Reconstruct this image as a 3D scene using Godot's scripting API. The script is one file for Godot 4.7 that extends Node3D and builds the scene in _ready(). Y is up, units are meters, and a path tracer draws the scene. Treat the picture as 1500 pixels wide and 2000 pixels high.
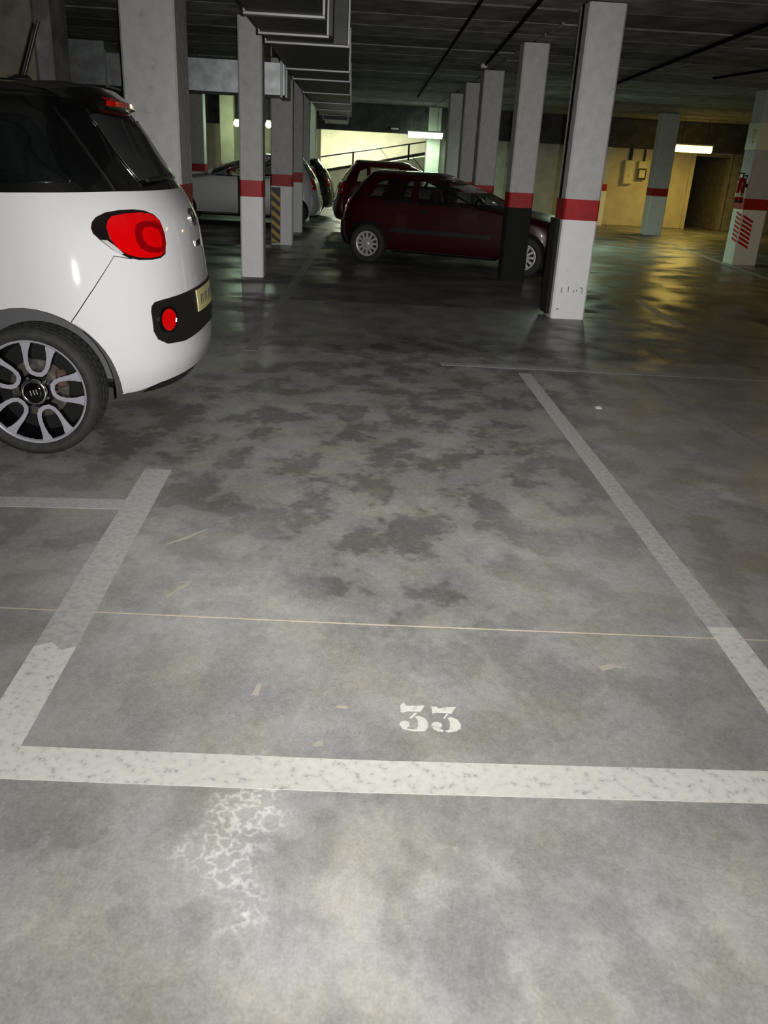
extends Node3D

# ---------------------------------------------------------------- helpers
var names := {}
var M := {}
var rng := RandomNumberGenerator.new()

func numbered(called: String) -> String:
	var n: int = names.get(called, 0)
	names[called] = n + 1
	return called if n == 0 else "%s_%03d" % [called, n]

func thing(called: String, label: String, category: String, at := Vector3.ZERO, turn := 0.0, group := "") -> Node3D:
	var o := Node3D.new()
	o.name = numbered(called)
	add_child(o)
	o.position = at
	o.rotation.y = turn
	tag(o, label, category, group)
	return o

func tag(o: Node, label: String, category: String, group := "") -> Node:
	o.set_meta("label", label)
	o.set_meta("category", category)
	if group:
		o.set_meta("group", group)
	return o

func obj(called: String, mesh: Mesh, m: Material, parent: Node = null, label := "") -> MeshInstance3D:
	var o := MeshInstance3D.new()
	o.mesh = mesh
	o.material_override = m
	if parent == null:
		o.name = numbered(called)
		add_child(o)
	else:
		o.name = called
		parent.add_child(o, true)
	if label:
		o.set_meta("label", label)
	return o

func struct(called: String, mesh: Mesh, m: Material, label: String) -> MeshInstance3D:
	var o := obj(called, mesh, m)
	o.set_meta("kind", "structure")
	o.set_meta("label", label)
	return o

func begin() -> SurfaceTool:
	var st := SurfaceTool.new()
	st.begin(Mesh.PRIMITIVE_TRIANGLES)
	return st

func tri(st: SurfaceTool, a: Vector3, b: Vector3, c: Vector3, na: Vector3, nb: Vector3, nc: Vector3) -> void:
	# front faces run clockwise
	if (c - a).cross(b - a).dot(na + nb + nc) < 0.0:
		var t := b; b = c; c = t
		t = nb; nb = nc; nc = t
	st.set_normal(na); st.set_uv(Vector2(a.x, a.z)); st.add_vertex(a)
	st.set_normal(nb); st.set_uv(Vector2(b.x, b.z)); st.add_vertex(b)
	st.set_normal(nc); st.set_uv(Vector2(c.x, c.z)); st.add_vertex(c)

func flat(st: SurfaceTool, pts: Array, inside: Vector3) -> void:
	var n: Vector3 = (pts[1] - pts[0]).cross(pts[2] - pts[0])
	if n.length() < 1e-12 and pts.size() > 3:
		n = (pts[2] - pts[0]).cross(pts[3] - pts[0])
	n = n.normalized()
	if n.dot(pts[0] - inside) < 0.0:
		n = -n
	for k in range(1, pts.size() - 1):
		tri(st, pts[0], pts[k], pts[k + 1], n, n, n)

func add_box(st: SurfaceTool, c: Vector3, s: Vector3, ch := 0.0, xf := Transform3D.IDENTITY) -> void:
	var h := s * 0.5
	ch = minf(ch, minf(h.x, minf(h.y, h.z)) * 0.9)
	var o := xf * c
	var P := func(sx: float, sy: float, sz: float, ax: int) -> Vector3:
		var k := h - Vector3.ONE * ch
		k[ax] = h[ax]
		return xf * (c + Vector3(sx * k.x, sy * k.y, sz * k.z))
	for ax in 3:
		for sg in [-1.0, 1.0]:
			var q := []
			for uv in [[-1, -1], [1, -1], [1, 1], [-1, 1]]:
				var v := Vector3.ZERO
				v[ax] = sg; v[(ax + 1) % 3] = uv[0]; v[(ax + 2) % 3] = uv[1]
				q.append(P.call(v.x, v.y, v.z, ax))
			flat(st, q, o)
	if ch <= 0.0:
		return
	for ax in 3:
		var b := (ax + 1) % 3
		var d := (ax + 2) % 3
		for s1 in [-1.0, 1.0]:
			for s2 in [-1.0, 1.0]:
				var q := []
				for e in [[-1.0, b], [1.0, b], [1.0, d], [-1.0, d]]:
					var v := Vector3.ZERO
					v[ax] = e[0]; v[b] = s1; v[d] = s2
					q.append(P.call(v.x, v.y, v.z, e[1]))
				flat(st, q, o)
	for sx in [-1.0, 1.0]:
		for sy in [-1.0, 1.0]:
			for sz in [-1.0, 1.0]:
				flat(st, [P.call(sx, sy, sz, 0), P.call(sx, sy, sz, 1), P.call(sx, sy, sz, 2)], o)

func box(c: Vector3, s: Vector3, ch := 0.0, xf := Transform3D.IDENTITY) -> ArrayMesh:
	var st := begin()
	add_box(st, c, s, ch, xf)
	return st.commit()

func span(a: Vector3, b: Vector3, ch := 0.0) -> ArrayMesh:
	return box((a + b) * 0.5, (b - a).abs(), ch)

# profile: [radius, height] points, turned about the local y axis
func add_lathe(st: SurfaceTool, prof: Array, seg: int, xf := Transform3D.IDENTITY, smooth := false) -> void:
	for k in prof.size() - 1:
		var p: Vector2 = prof[k]
		var q: Vector2 = prof[k + 1]
		var d := (q - p).normalized()
		var n := Vector2(d.y, -d.x)
		var n0 := n
		var n1 := n
		if smooth:
			if k > 0:
				var e: Vector2 = (p - prof[k - 1]).normalized()
				n0 = (n + Vector2(e.y, -e.x)).normalized()
			if k < prof.size() - 2:
				var e2: Vector2 = (prof[k + 2] - q).normalized()
				n1 = (n + Vector2(e2.y, -e2.x)).normalized()
		for i in seg:
			var a0 := TAU * i / seg
			var a1 := TAU * (i + 1) / seg
			var c0 := Vector3(cos(a0), 0, sin(a0))
			var c1 := Vector3(cos(a1), 0, sin(a1))
			var v := [c0 * p.x + Vector3.UP * p.y, c1 * p.x + Vector3.UP * p.y, c1 * q.x + Vector3.UP * q.y, c0 * q.x + Vector3.UP * q.y]
			var m := [c0 * n0.x + Vector3.UP * n0.y, c1 * n0.x + Vector3.UP * n0.y, c1 * n1.x + Vector3.UP * n1.y, c0 * n1.x + Vector3.UP * n1.y]
			for j in 4:
				v[j] = xf * v[j]
				m[j] = (xf.basis * m[j]).normalized()
			if p.x > 1e-6:
				tri(st, v[0], v[1], v[2], m[0], m[1], m[2])
			if q.x > 1e-6:
				tri(st, v[0], v[2], v[3], m[0], m[2], m[3])

func lathe(prof: Array, seg: int, xf := Transform3D.IDENTITY, smooth := false) -> ArrayMesh:
	var st := begin()
	add_lathe(st, prof, seg, xf, smooth)
	return st.commit()

func add_tube(st: SurfaceTool, pts: Array, r: float, seg := 8) -> void:
	var rings := []
	for k in pts.size():
		var d: Vector3
		if k == 0: d = pts[1] - pts[0]
		elif k == pts.size() - 1: d = pts[k] - pts[k - 1]
		else: d = pts[k + 1] - pts[k - 1]
		d = d.normalized()
		var u := d.cross(Vector3.UP if absf(d.y) < 0.9 else Vector3.RIGHT).normalized()
		var w := d.cross(u)
		var ring := []
		for i in seg:
			var a := TAU * i / seg
			ring.append(u * cos(a) + w * sin(a))
		rings.append(ring)
	for k in pts.size() - 1:
		for i in seg:
			var j := (i + 1) % seg
			var a: Vector3 = pts[k] + rings[k][i] * r
			var b: Vector3 = pts[k] + rings[k][j] * r
			var c: Vector3 = pts[k + 1] + rings[k + 1][j] * r
			var d: Vector3 = pts[k + 1] + rings[k + 1][i] * r
			tri(st, a, b, c, rings[k][i], rings[k][j], rings[k + 1][j])
			tri(st, a, c, d, rings[k][i], rings[k + 1][j], rings[k + 1][i])
	for e in [[0, 1], [pts.size() - 1, pts.size() - 2]]:
		var q := []
		for i in seg:
			q.append(pts[e[0]] + rings[e[0]][i] * r)
		flat(st, q, pts[e[1]])

func tube(pts: Array, r: float, seg := 8) -> ArrayMesh:
	var st := begin()
	add_tube(st, pts, r, seg)
	return st.commit()

# a plane outline in (x, y) pushed out along +z by depth, placed by xf
func add_prism(st: SurfaceTool, poly: PackedVector2Array, depth: float, xf := Transform3D.IDENTITY) -> void:
	var idx := Geometry2D.triangulate_polygon(poly)
	var zf := (xf.basis * Vector3(0, 0, 1)).normalized()
	for k in range(0, idx.size(), 3):
		var a := poly[idx[k]]
		var b := poly[idx[k + 1]]
		var c := poly[idx[k + 2]]
		tri(st, xf * Vector3(a.x, a.y, depth), xf * Vector3(b.x, b.y, depth), xf * Vector3(c.x, c.y, depth), zf, zf, zf)
		tri(st, xf * Vector3(a.x, a.y, 0), xf * Vector3(b.x, b.y, 0), xf * Vector3(c.x, c.y, 0), -zf, -zf, -zf)
	var sg := 1.0
	if Geometry2D.is_polygon_clockwise(poly):
		sg = -1.0
	for k in poly.size():
		var a := poly[k]
		var b := poly[(k + 1) % poly.size()]
		var d := (b - a).normalized()
		var n := (xf.basis * Vector3(d.y * sg, -d.x * sg, 0)).normalized()
		var q := [xf * Vector3(a.x, a.y, 0), xf * Vector3(b.x, b.y, 0), xf * Vector3(b.x, b.y, depth), xf * Vector3(a.x, a.y, depth)]
		tri(st, q[0], q[1], q[2], n, n, n)
		tri(st, q[0], q[2], q[3], n, n, n)

func prism(poly: PackedVector2Array, depth: float, xf := Transform3D.IDENTITY) -> ArrayMesh:
	var st := begin()
	add_prism(st, poly, depth, xf)
	return st.commit()

# outline on the floor given as world [x, z] points, raised by h
func floor_shape(pts: Array, h: float, y0 := 0.0) -> ArrayMesh:
	var poly := PackedVector2Array()
	for p in pts:
		poly.append(Vector2(p[0], -p[1]))
	return prism(poly, h, Transform3D(Basis(Vector3.RIGHT, -PI / 2), Vector3(0, y0, 0)))

# ---------------------------------------------------------------- materials
func mat(c: Color, rough := 0.7, metal := 0.0, spec := 0.5) -> StandardMaterial3D:
	var m := StandardMaterial3D.new()
	m.albedo_color = c
	m.roughness = rough
	m.metallic = metal
	m.metallic_specular = spec
	return m

func noise(sd: int, freq: float, oct := 4, kind := FastNoiseLite.TYPE_SIMPLEX_SMOOTH) -> FastNoiseLite:
	var n := FastNoiseLite.new()
	n.seed = sd
	n.noise_type = kind
	n.frequency = freq
	n.fractal_octaves = oct
	return n

# blend of colours along noise; stops: [[0..1, Color], ...]
func noise_texture(sd: int, freq: float, size: int, stops: Array, oct := 5, fine := 0.0) -> ImageTexture:
	var a := noise(sd, freq, oct).get_seamless_image(size, size).get_data()
	var b := noise(sd + 7, 0.35, 2).get_seamless_image(size, size).get_data()
	var g := Gradient.new()
	g.offsets = PackedFloat32Array(stops.map(func(s): return s[0]))
	g.colors = PackedColorArray(stops.map(func(s): return s[1]))
	var lut := []
	for i in 256:
		lut.append(g.sample(i / 255.0))
	var out := PackedByteArray()
	out.resize(size * size * 3)
	for i in size * size:
		var v := clampi(int(a[i] + (b[i] - 128) * fine), 0, 255)
		var c: Color = lut[v]
		out[i * 3] = c.r8
		out[i * 3 + 1] = c.g8
		out[i * 3 + 2] = c.b8
	var im := Image.create_from_data(size, size, false, Image.FORMAT_RGB8, out)
	im.generate_mipmaps()
	return ImageTexture.create_from_image(im)

func triplanar(m: StandardMaterial3D, scale: float) -> StandardMaterial3D:
	m.uv1_triplanar = true
	m.uv1_world_triplanar = true
	m.uv1_scale = Vector3.ONE * scale
	return m

func concrete(sd: int, stops: Array, scale: float, rough: float, fine := 0.25, bump := 0.3) -> StandardMaterial3D:
	var m := mat(Color.WHITE, rough)
	m.albedo_texture = noise_texture(sd, 0.012, 512, stops, 5, fine)
	if bump > 0.0:
		m.heightmap_enabled = true
		m.heightmap_texture = M.bump_tex
		m.heightmap_scale = bump
	return triplanar(m, scale)

func grey(v: float, warm := 0.0) -> Color:
	return Color(v + warm, v, v - warm)

func make_materials() -> void:
	M.bump_tex = noise_texture(90, 0.03, 256, [[0.0, Color.BLACK], [1.0, Color.WHITE]], 5, 0.4)
	M.rough_tex = noise_texture(33, 0.010, 512, [[0.3, grey(0.30)], [0.55, grey(0.46)], [0.75, grey(0.72)]], 5, 0.2)
	M.shaft = concrete(11, [[0.03, grey(0.66, 0.006)], [0.2, grey(0.735, 0.006)], [0.8, grey(0.77, 0.006)]], 1.0, 0.85, 0.12, 0.5)
	M.pillar_white = concrete(12, [[0.02, grey(0.86)], [0.12, grey(0.92)], [0.8, grey(0.94)]], 0.8, 0.6, 0.1, 0.15)
	M.band = concrete(13, [[0.2, Color(0.60, 0.05, 0.06)], [0.8, Color(0.70, 0.06, 0.08)]], 0.7, 0.55, 0.15, 0.1)
	M.ceiling = concrete(14, [[0.2, grey(0.42, 0.005)], [0.5, grey(0.52, 0.005)], [0.8, grey(0.60, 0.005)]], 0.35, 0.9)
	M.ceiling_dark = concrete(15, [[0.2, grey(0.34, 0.005)], [0.8, grey(0.47, 0.005)]], 0.4, 0.9)
	M.beam = concrete(23, [[0.2, grey(0.20, 0.004)], [0.8, grey(0.28, 0.004)]], 0.4, 0.9)
	M.slab = mat(grey(0.22), 0.95)
	M.wall = concrete(16, [[0.2, Color(0.66, 0.67, 0.64)], [0.8, Color(0.74, 0.75, 0.71)]], 0.35, 0.8)
	M.wall_cream = concrete(17, [[0.2, Color(0.74, 0.71, 0.60)], [0.8, Color(0.80, 0.77, 0.66)]], 0.35, 0.8)
	M.wall_rough = concrete(18, [[0.1, Color(0.46, 0.44, 0.38)], [0.5, Color(0.54, 0.52, 0.45)], [0.9, Color(0.60, 0.57, 0.50)]], 0.6, 0.9, 0.3, 0.6)
	M.ramp_wall = concrete(19, [[0.2, Color(0.82, 0.82, 0.74)], [0.8, Color(0.88, 0.87, 0.80)]], 0.3, 0.8)
	M.foam = mat(grey(0.09), 0.9)
	M.metal = concrete(20, [[0.2, grey(0.52, -0.01)], [0.8, grey(0.62, -0.015)]], 0.9, 0.42, 0.1, 0.0)
	M.metal.metallic = 0.75
	M.duct = concrete(22, [[0.2, grey(0.17, -0.004)], [0.8, grey(0.22, -0.004)]], 0.9, 0.55, 0.1, 0.0)
	M.duct.metallic = 0.3
	M.metal_edge = mat(grey(0.50), 0.45, 0.5)
	M.dark_metal = mat(Color(0.07, 0.09, 0.08), 0.5, 0.3)
	M.conduit = mat(grey(0.05), 0.95, 0.0, 0.2)
	M.plastic = mat(grey(0.07), 0.5)
	M.plastic_pale = mat(grey(0.75, 0.02), 0.5)
	M.gap = mat(grey(0.04), 0.9)
	M.rubber = concrete(21, [[0.2, grey(0.15)], [0.8, grey(0.20)]], 2.5, 0.75, 0.3, 0.1)
	M.tread = mat(grey(0.185), 0.85)
	M.white_paint = mat(Color(0.80, 0.80, 0.81), 0.6)
	M.white_paint.clearcoat_enabled = true
	M.white_paint.clearcoat = 1.0
	M.white_paint.clearcoat_roughness = 0.06
	M.black_paint = mat(grey(0.03), 0.25)
	M.black_paint.clearcoat_enabled = true
	M.black_paint.clearcoat_roughness = 0.04
	M.black_gloss = mat(grey(0.045), 0.12)
	M.red_paint = car_paint(Color(0.28, 0.012, 0.04))
	M.wine_paint = car_paint(Color(0.20, 0.008, 0.03))
	M.silver_white = car_paint(Color(0.80, 0.81, 0.82))
	M.graphite = car_paint(Color(0.08, 0.08, 0.09))
	M.dark_glass = mat(Color(0.035, 0.05, 0.05), 0.06)
	M.grey_glass = mat(Color(0.17, 0.18, 0.175), 0.12)  # tailgate glass: one even grey base, paler than the side windows
	M.pane = mat(Color(0.10, 0.13, 0.12), 0.03)
	M.pane.transparency = BaseMaterial3D.TRANSPARENCY_ALPHA
	M.pane.albedo_color.a = 0.35
	M.lens = mat(Color(0.80, 0.01, 0.03), 0.08)
	M.lens.clearcoat_enabled = true
	M.lens.clearcoat_roughness = 0.03
	M.lens_dark = mat(Color(0.50, 0.0, 0.03), 0.12)
	M.lens_black = mat(Color(0.09, 0.07, 0.07), 0.1)
	M.chrome = mat(grey(0.85), 0.16, 1.0)
	M.alloy = mat(Color(0.70, 0.70, 0.74), 0.38, 0.35)
	M.alloy_dark = mat(grey(0.045), 0.25)
	M.disc = mat(Color(0.42, 0.40, 0.38), 0.45, 0.8)
	M.rust = mat(Color(0.34, 0.25, 0.21), 0.7)
	M.liner = mat(grey(0.36, -0.005), 0.8)
	M.hubcap = mat(grey(0.82), 0.35, 0.4)
	M.plate = mat(Color(0.80, 0.77, 0.55), 0.35)
	M.seat = mat(grey(0.12), 0.95)
	M.hazard_yellow = mat(Color(0.72, 0.62, 0.10), 0.5)
	M.hazard_black = mat(grey(0.05), 0.5)
	M.sign_white = mat(Color(0.88, 0.87, 0.80), 0.5)
	M.sign_red = mat(Color(0.78, 0.08, 0.08), 0.5)
	M.ext_red = mat(Color(0.62, 0.03, 0.05), 0.2)
	M.cabinet = mat(Color(0.80, 0.78, 0.66), 0.5)
	M.paint_line = paint(41, [[0.04, grey(0.60)], [0.14, grey(0.76, 0.01)], [0.24, Color(0.87, 0.865, 0.84)], [0.9, Color(0.92, 0.915, 0.89)]])
	M.paint_worn = paint(42, [[0.15, grey(0.66, 0.005)], [0.4, grey(0.72, 0.008)], [0.8, grey(0.77, 0.01)]])
	M.paint_faint = paint(43, [[0.2, grey(0.54)], [0.5, grey(0.62, 0.005)], [0.8, grey(0.68, 0.005)]])
	M.scuff = mat(grey(0.55), 0.9)
	M.reflector = mat(grey(0.82), 0.22, 0.3)
	M.paint_ghost = paint(44, [[0.2, grey(0.47)], [0.5, grey(0.54, 0.004)], [0.8, grey(0.60, 0.004)]])
	M.joint = mat(Color(0.80, 0.76, 0.68), 0.9)
	M.sand = mat(Color(0.71, 0.69, 0.63), 0.9)

func car_paint(c: Color) -> StandardMaterial3D:
	var m := mat(c, 0.35, 0.1)
	m.clearcoat_enabled = true
	m.clearcoat = 1.0
	m.clearcoat_roughness = 0.05
	return m

func paint(sd: int, stops: Array) -> StandardMaterial3D:
	var m := mat(Color.WHITE, 0.5)
	m.albedo_texture = noise_texture(sd, 0.022, 1024, stops, 7, 0.6)
	return triplanar(m, 1.3)

# ---------------------------------------------------------------- floor
const FX0 := -4.0
const FX1 := 4.6
const FZ0 := -9.4
const FZ1 := 0.4
# oily and dusty marks seen on the slab: x, z, radius, strength
const STAINS := [[-0.56, -3.57, 0.28, 0.8], [-0.19, -4.1, 0.5, 0.7], [0.0, -3.2, 0.3, 0.9], [0.28, -3.25, 0.4, 0.9], [0.3, -2.68, 0.26, 0.9], [0.13, -2.75, 0.25, 0.8],
	[0.75, -5.2, 0.8, 0.9], [-0.2, -5.6, 0.9, 0.9], [0.8, -4.2, 0.55, 0.7], [0.4, -6.3, 1.3, 0.8], [-0.9, -4.7, 0.7, 0.5], [0.45, -3.8, 0.6, 0.7], [1.0, -6.6, 1.0, 0.6],
	[-0.62, -1.45, 0.18, 0.5], [1.35, -1.35, 0.35, 0.5], [-1.25, -3.0, 0.4, 0.5], [0.6, -2.2, 0.35, 0.4], [1.8, -3.2, 0.7, 0.4], [-1.4, -4.3, 0.8, 0.8], [2.4, -7.4, 1.2, 0.6]]
const PALE := [[1.9, -3.86, 0.16, 0.9], [1.0, -4.07, 0.07, 0.8], [-0.3, -4.35, 0.3, 0.4], [-0.18, -3.5, 0.22, 0.45], [0.15, -1.3, 0.35, 0.5], [0.85, -1.15, 0.35, 0.4], [-0.75, -2.9, 0.5, 0.35],
	[0.9, -3.6, 0.25, 0.4], [0.6, -4.7, 0.2, 0.4], [1.38, -2.52, 0.12, 0.9], [0.7, -3.1, 0.3, 0.35]]

func floor_texture() -> ImageTexture:
	var S := 2048
	var a := noise(1, 0.006, 5).get_image(S, S).get_data()
	var b := noise(2, 0.022, 6).get_image(S, S).get_data()
	var c := noise(3, 0.12, 3).get_image(S, S).get_data()
	var d := noise(4, 0.012, 4).get_image(S, S).get_data()
	var r := noise(5, 0.075, 3).get_image(S, S).get_data()
	var e := noise(8, 0.45, 2).get_image(S, S).get_data()
	var g := noise(9, 0.011, 7).get_image(S, S).get_data()
	var f := noise(6, 0.05, 5).get_image(S, S).get_data()
	# masks on a coarse grid
	var G := 256
	var dark := PackedFloat32Array(); dark.resize(G * G)
	var pale := PackedFloat32Array(); pale.resize(G * G)
	var salt := PackedFloat32Array(); salt.resize(G * G)
	var salt_poly := PackedVector2Array([Vector2(-0.31, -1.80), Vector2(-0.16, -1.80), Vector2(-0.13, -1.66), Vector2(-0.115, -1.54), Vector2(-0.155, -1.47), Vector2(-0.17, -1.40), Vector2(-0.15, -1.33), Vector2(-0.135, -1.25), Vector2(-0.22, -1.22), Vector2(-0.26, -1.30), Vector2(-0.29, -1.39), Vector2(-0.38, -1.44), Vector2(-0.33, -1.52), Vector2(-0.29, -1.62)])
	for j in G:
		for i in G:
			var x := lerpf(FX0, FX1, (i + 0.5) / G)
			var z := lerpf(FZ0, FZ1, (j + 0.5) / G)
			var s := 0.0
			for t in STAINS:
				var q: float = ((x - t[0]) * (x - t[0]) + (z - t[1]) * (z - t[1])) / (t[2] * t[2])
				if q < 4.0: s += t[3] * exp(-q)
			dark[j * G + i] = minf(s, 1.2)
			s = 0.0
			for t in PALE:
				var q: float = ((x - t[0]) * (x - t[0]) + (z - t[1]) * (z - t[1])) / (t[2] * t[2])
				if q < 4.0: s += t[3] * exp(-q)
			pale[j * G + i] = minf(s, 1.0)
			var near := 0.0
			for dd in [[0, 0], [0.02, 0], [-0.02, 0], [0, 0.02], [0, -0.02]]:
				if Geometry2D.is_point_in_polygon(Vector2(x + dd[0], z + dd[1]), salt_poly): near += 0.2
			salt[j * G + i] = near
	var out := PackedByteArray()
	out.resize(S * S * 3)
	for j in S:
		var gj := clampf(float(j) * G / S - 0.5, 0.0, G - 1.001)
		var j0 := int(gj)
		var fj := gj - j0
		for i in S:
			var k := j * S + i
			var gi := clampf(float(i) * G / S - 0.5, 0.0, G - 1.001)
			var i0 := int(gi)
			var fi := gi - i0
			var o := j0 * G + i0
			var dk := lerpf(lerpf(dark[o], dark[o + 1], fi), lerpf(dark[o + G], dark[o + G + 1], fi), fj)
			var pl := lerpf(lerpf(pale[o], pale[o + 1], fi), lerpf(pale[o + G], pale[o + G + 1], fi), fj)
			var sl := lerpf(lerpf(salt[o], salt[o + 1], fi), lerpf(salt[o + G], salt[o + G + 1], fi), fj)
			var n1 := (a[k] - 128) / 128.0
			var n2 := (b[k] - 128) / 128.0
			var n3 := (c[k] - 128) / 128.0
			var v := 0.632 + n1 * 0.035 + n2 * 0.032 + n3 * 0.035 + (e[k] - 128) * 0.00045
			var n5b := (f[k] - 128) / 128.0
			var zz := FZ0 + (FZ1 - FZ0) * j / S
			v -= smoothstep(-6.86, -6.96, zz + n2 * 0.12 + n5b * 0.05) * 0.11  # tone set darker beyond this depth, edge broken up by noise
			var n5 := (f[k] - 128) / 128.0
			var cut := smoothstep(-0.8, 0.8, n1 * 1.3 + n2 * 1.0 + n5 * 0.3 + dk * 0.4 - 0.1)
			v -= minf(dk, 0.9) * (0.05 + cut * 0.10)
			var n6 := (g[k] - 128) / 128.0
			v -= (0.022 + 0.075 * minf(dk, 1.0)) * smoothstep(-0.12, 0.30, n6 + n5 * 0.35)
			v += 0.026 * smoothstep(0.10, 0.22, n5 * 0.2 - n6)
			v += smoothstep(-1.64, -1.60, zz) * 0.012
			v += pl * smoothstep(-0.2, 0.3, n2 + n1 * 0.3 + 0.1) * 0.10
			if sl > 0.01:
				var rg := absf((r[k] - 128) / 128.0 + n2 * 0.25)
				v += sl * (0.045 + 0.16 * smoothstep(0.22, 0.02, rg) * smoothstep(-0.35, 0.2, n2 + n1))
			var h := (d[k] - 128) / 128.0
			out[k * 3] = clampi(int((v + 0.008 + h * 0.014) * 255.0), 0, 255)
			out[k * 3 + 1] = clampi(int((v + 0.004 + h * 0.008) * 255.0), 0, 255)
			out[k * 3 + 2] = clampi(int((v - 0.012 - h * 0.020) * 255.0), 0, 255)
	var im := Image.create_from_data(S, S, false, Image.FORMAT_RGB8, out)
	im.generate_mipmaps()
	return ImageTexture.create_from_image(im)

func plane_xz(x0: float, x1: float, z0: float, z1: float) -> ArrayMesh:
	var st := begin()
	var y0 := -0.2
	add_box(st, Vector3((x0 + x1) / 2, y0 / 2 - 0.001, (z0 + z1) / 2), Vector3(x1 - x0, -y0, z1 - z0) - Vector3(0, 0.002, 0))
	# top skin with its own uv
	var q := [Vector3(x0, 0, z0), Vector3(x1, 0, z0), Vector3(x1, 0, z1), Vector3(x0, 0, z1)]
	var u := [Vector2(0, 0), Vector2(1, 0), Vector2(1, 1), Vector2(0, 1)]
	for t in [[0, 1, 2], [0, 2, 3]]:
		for k in t:
			st.set_normal(Vector3.UP)
			st.set_uv(u[k])
			st.add_vertex(q[k])
	return st.commit()

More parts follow.
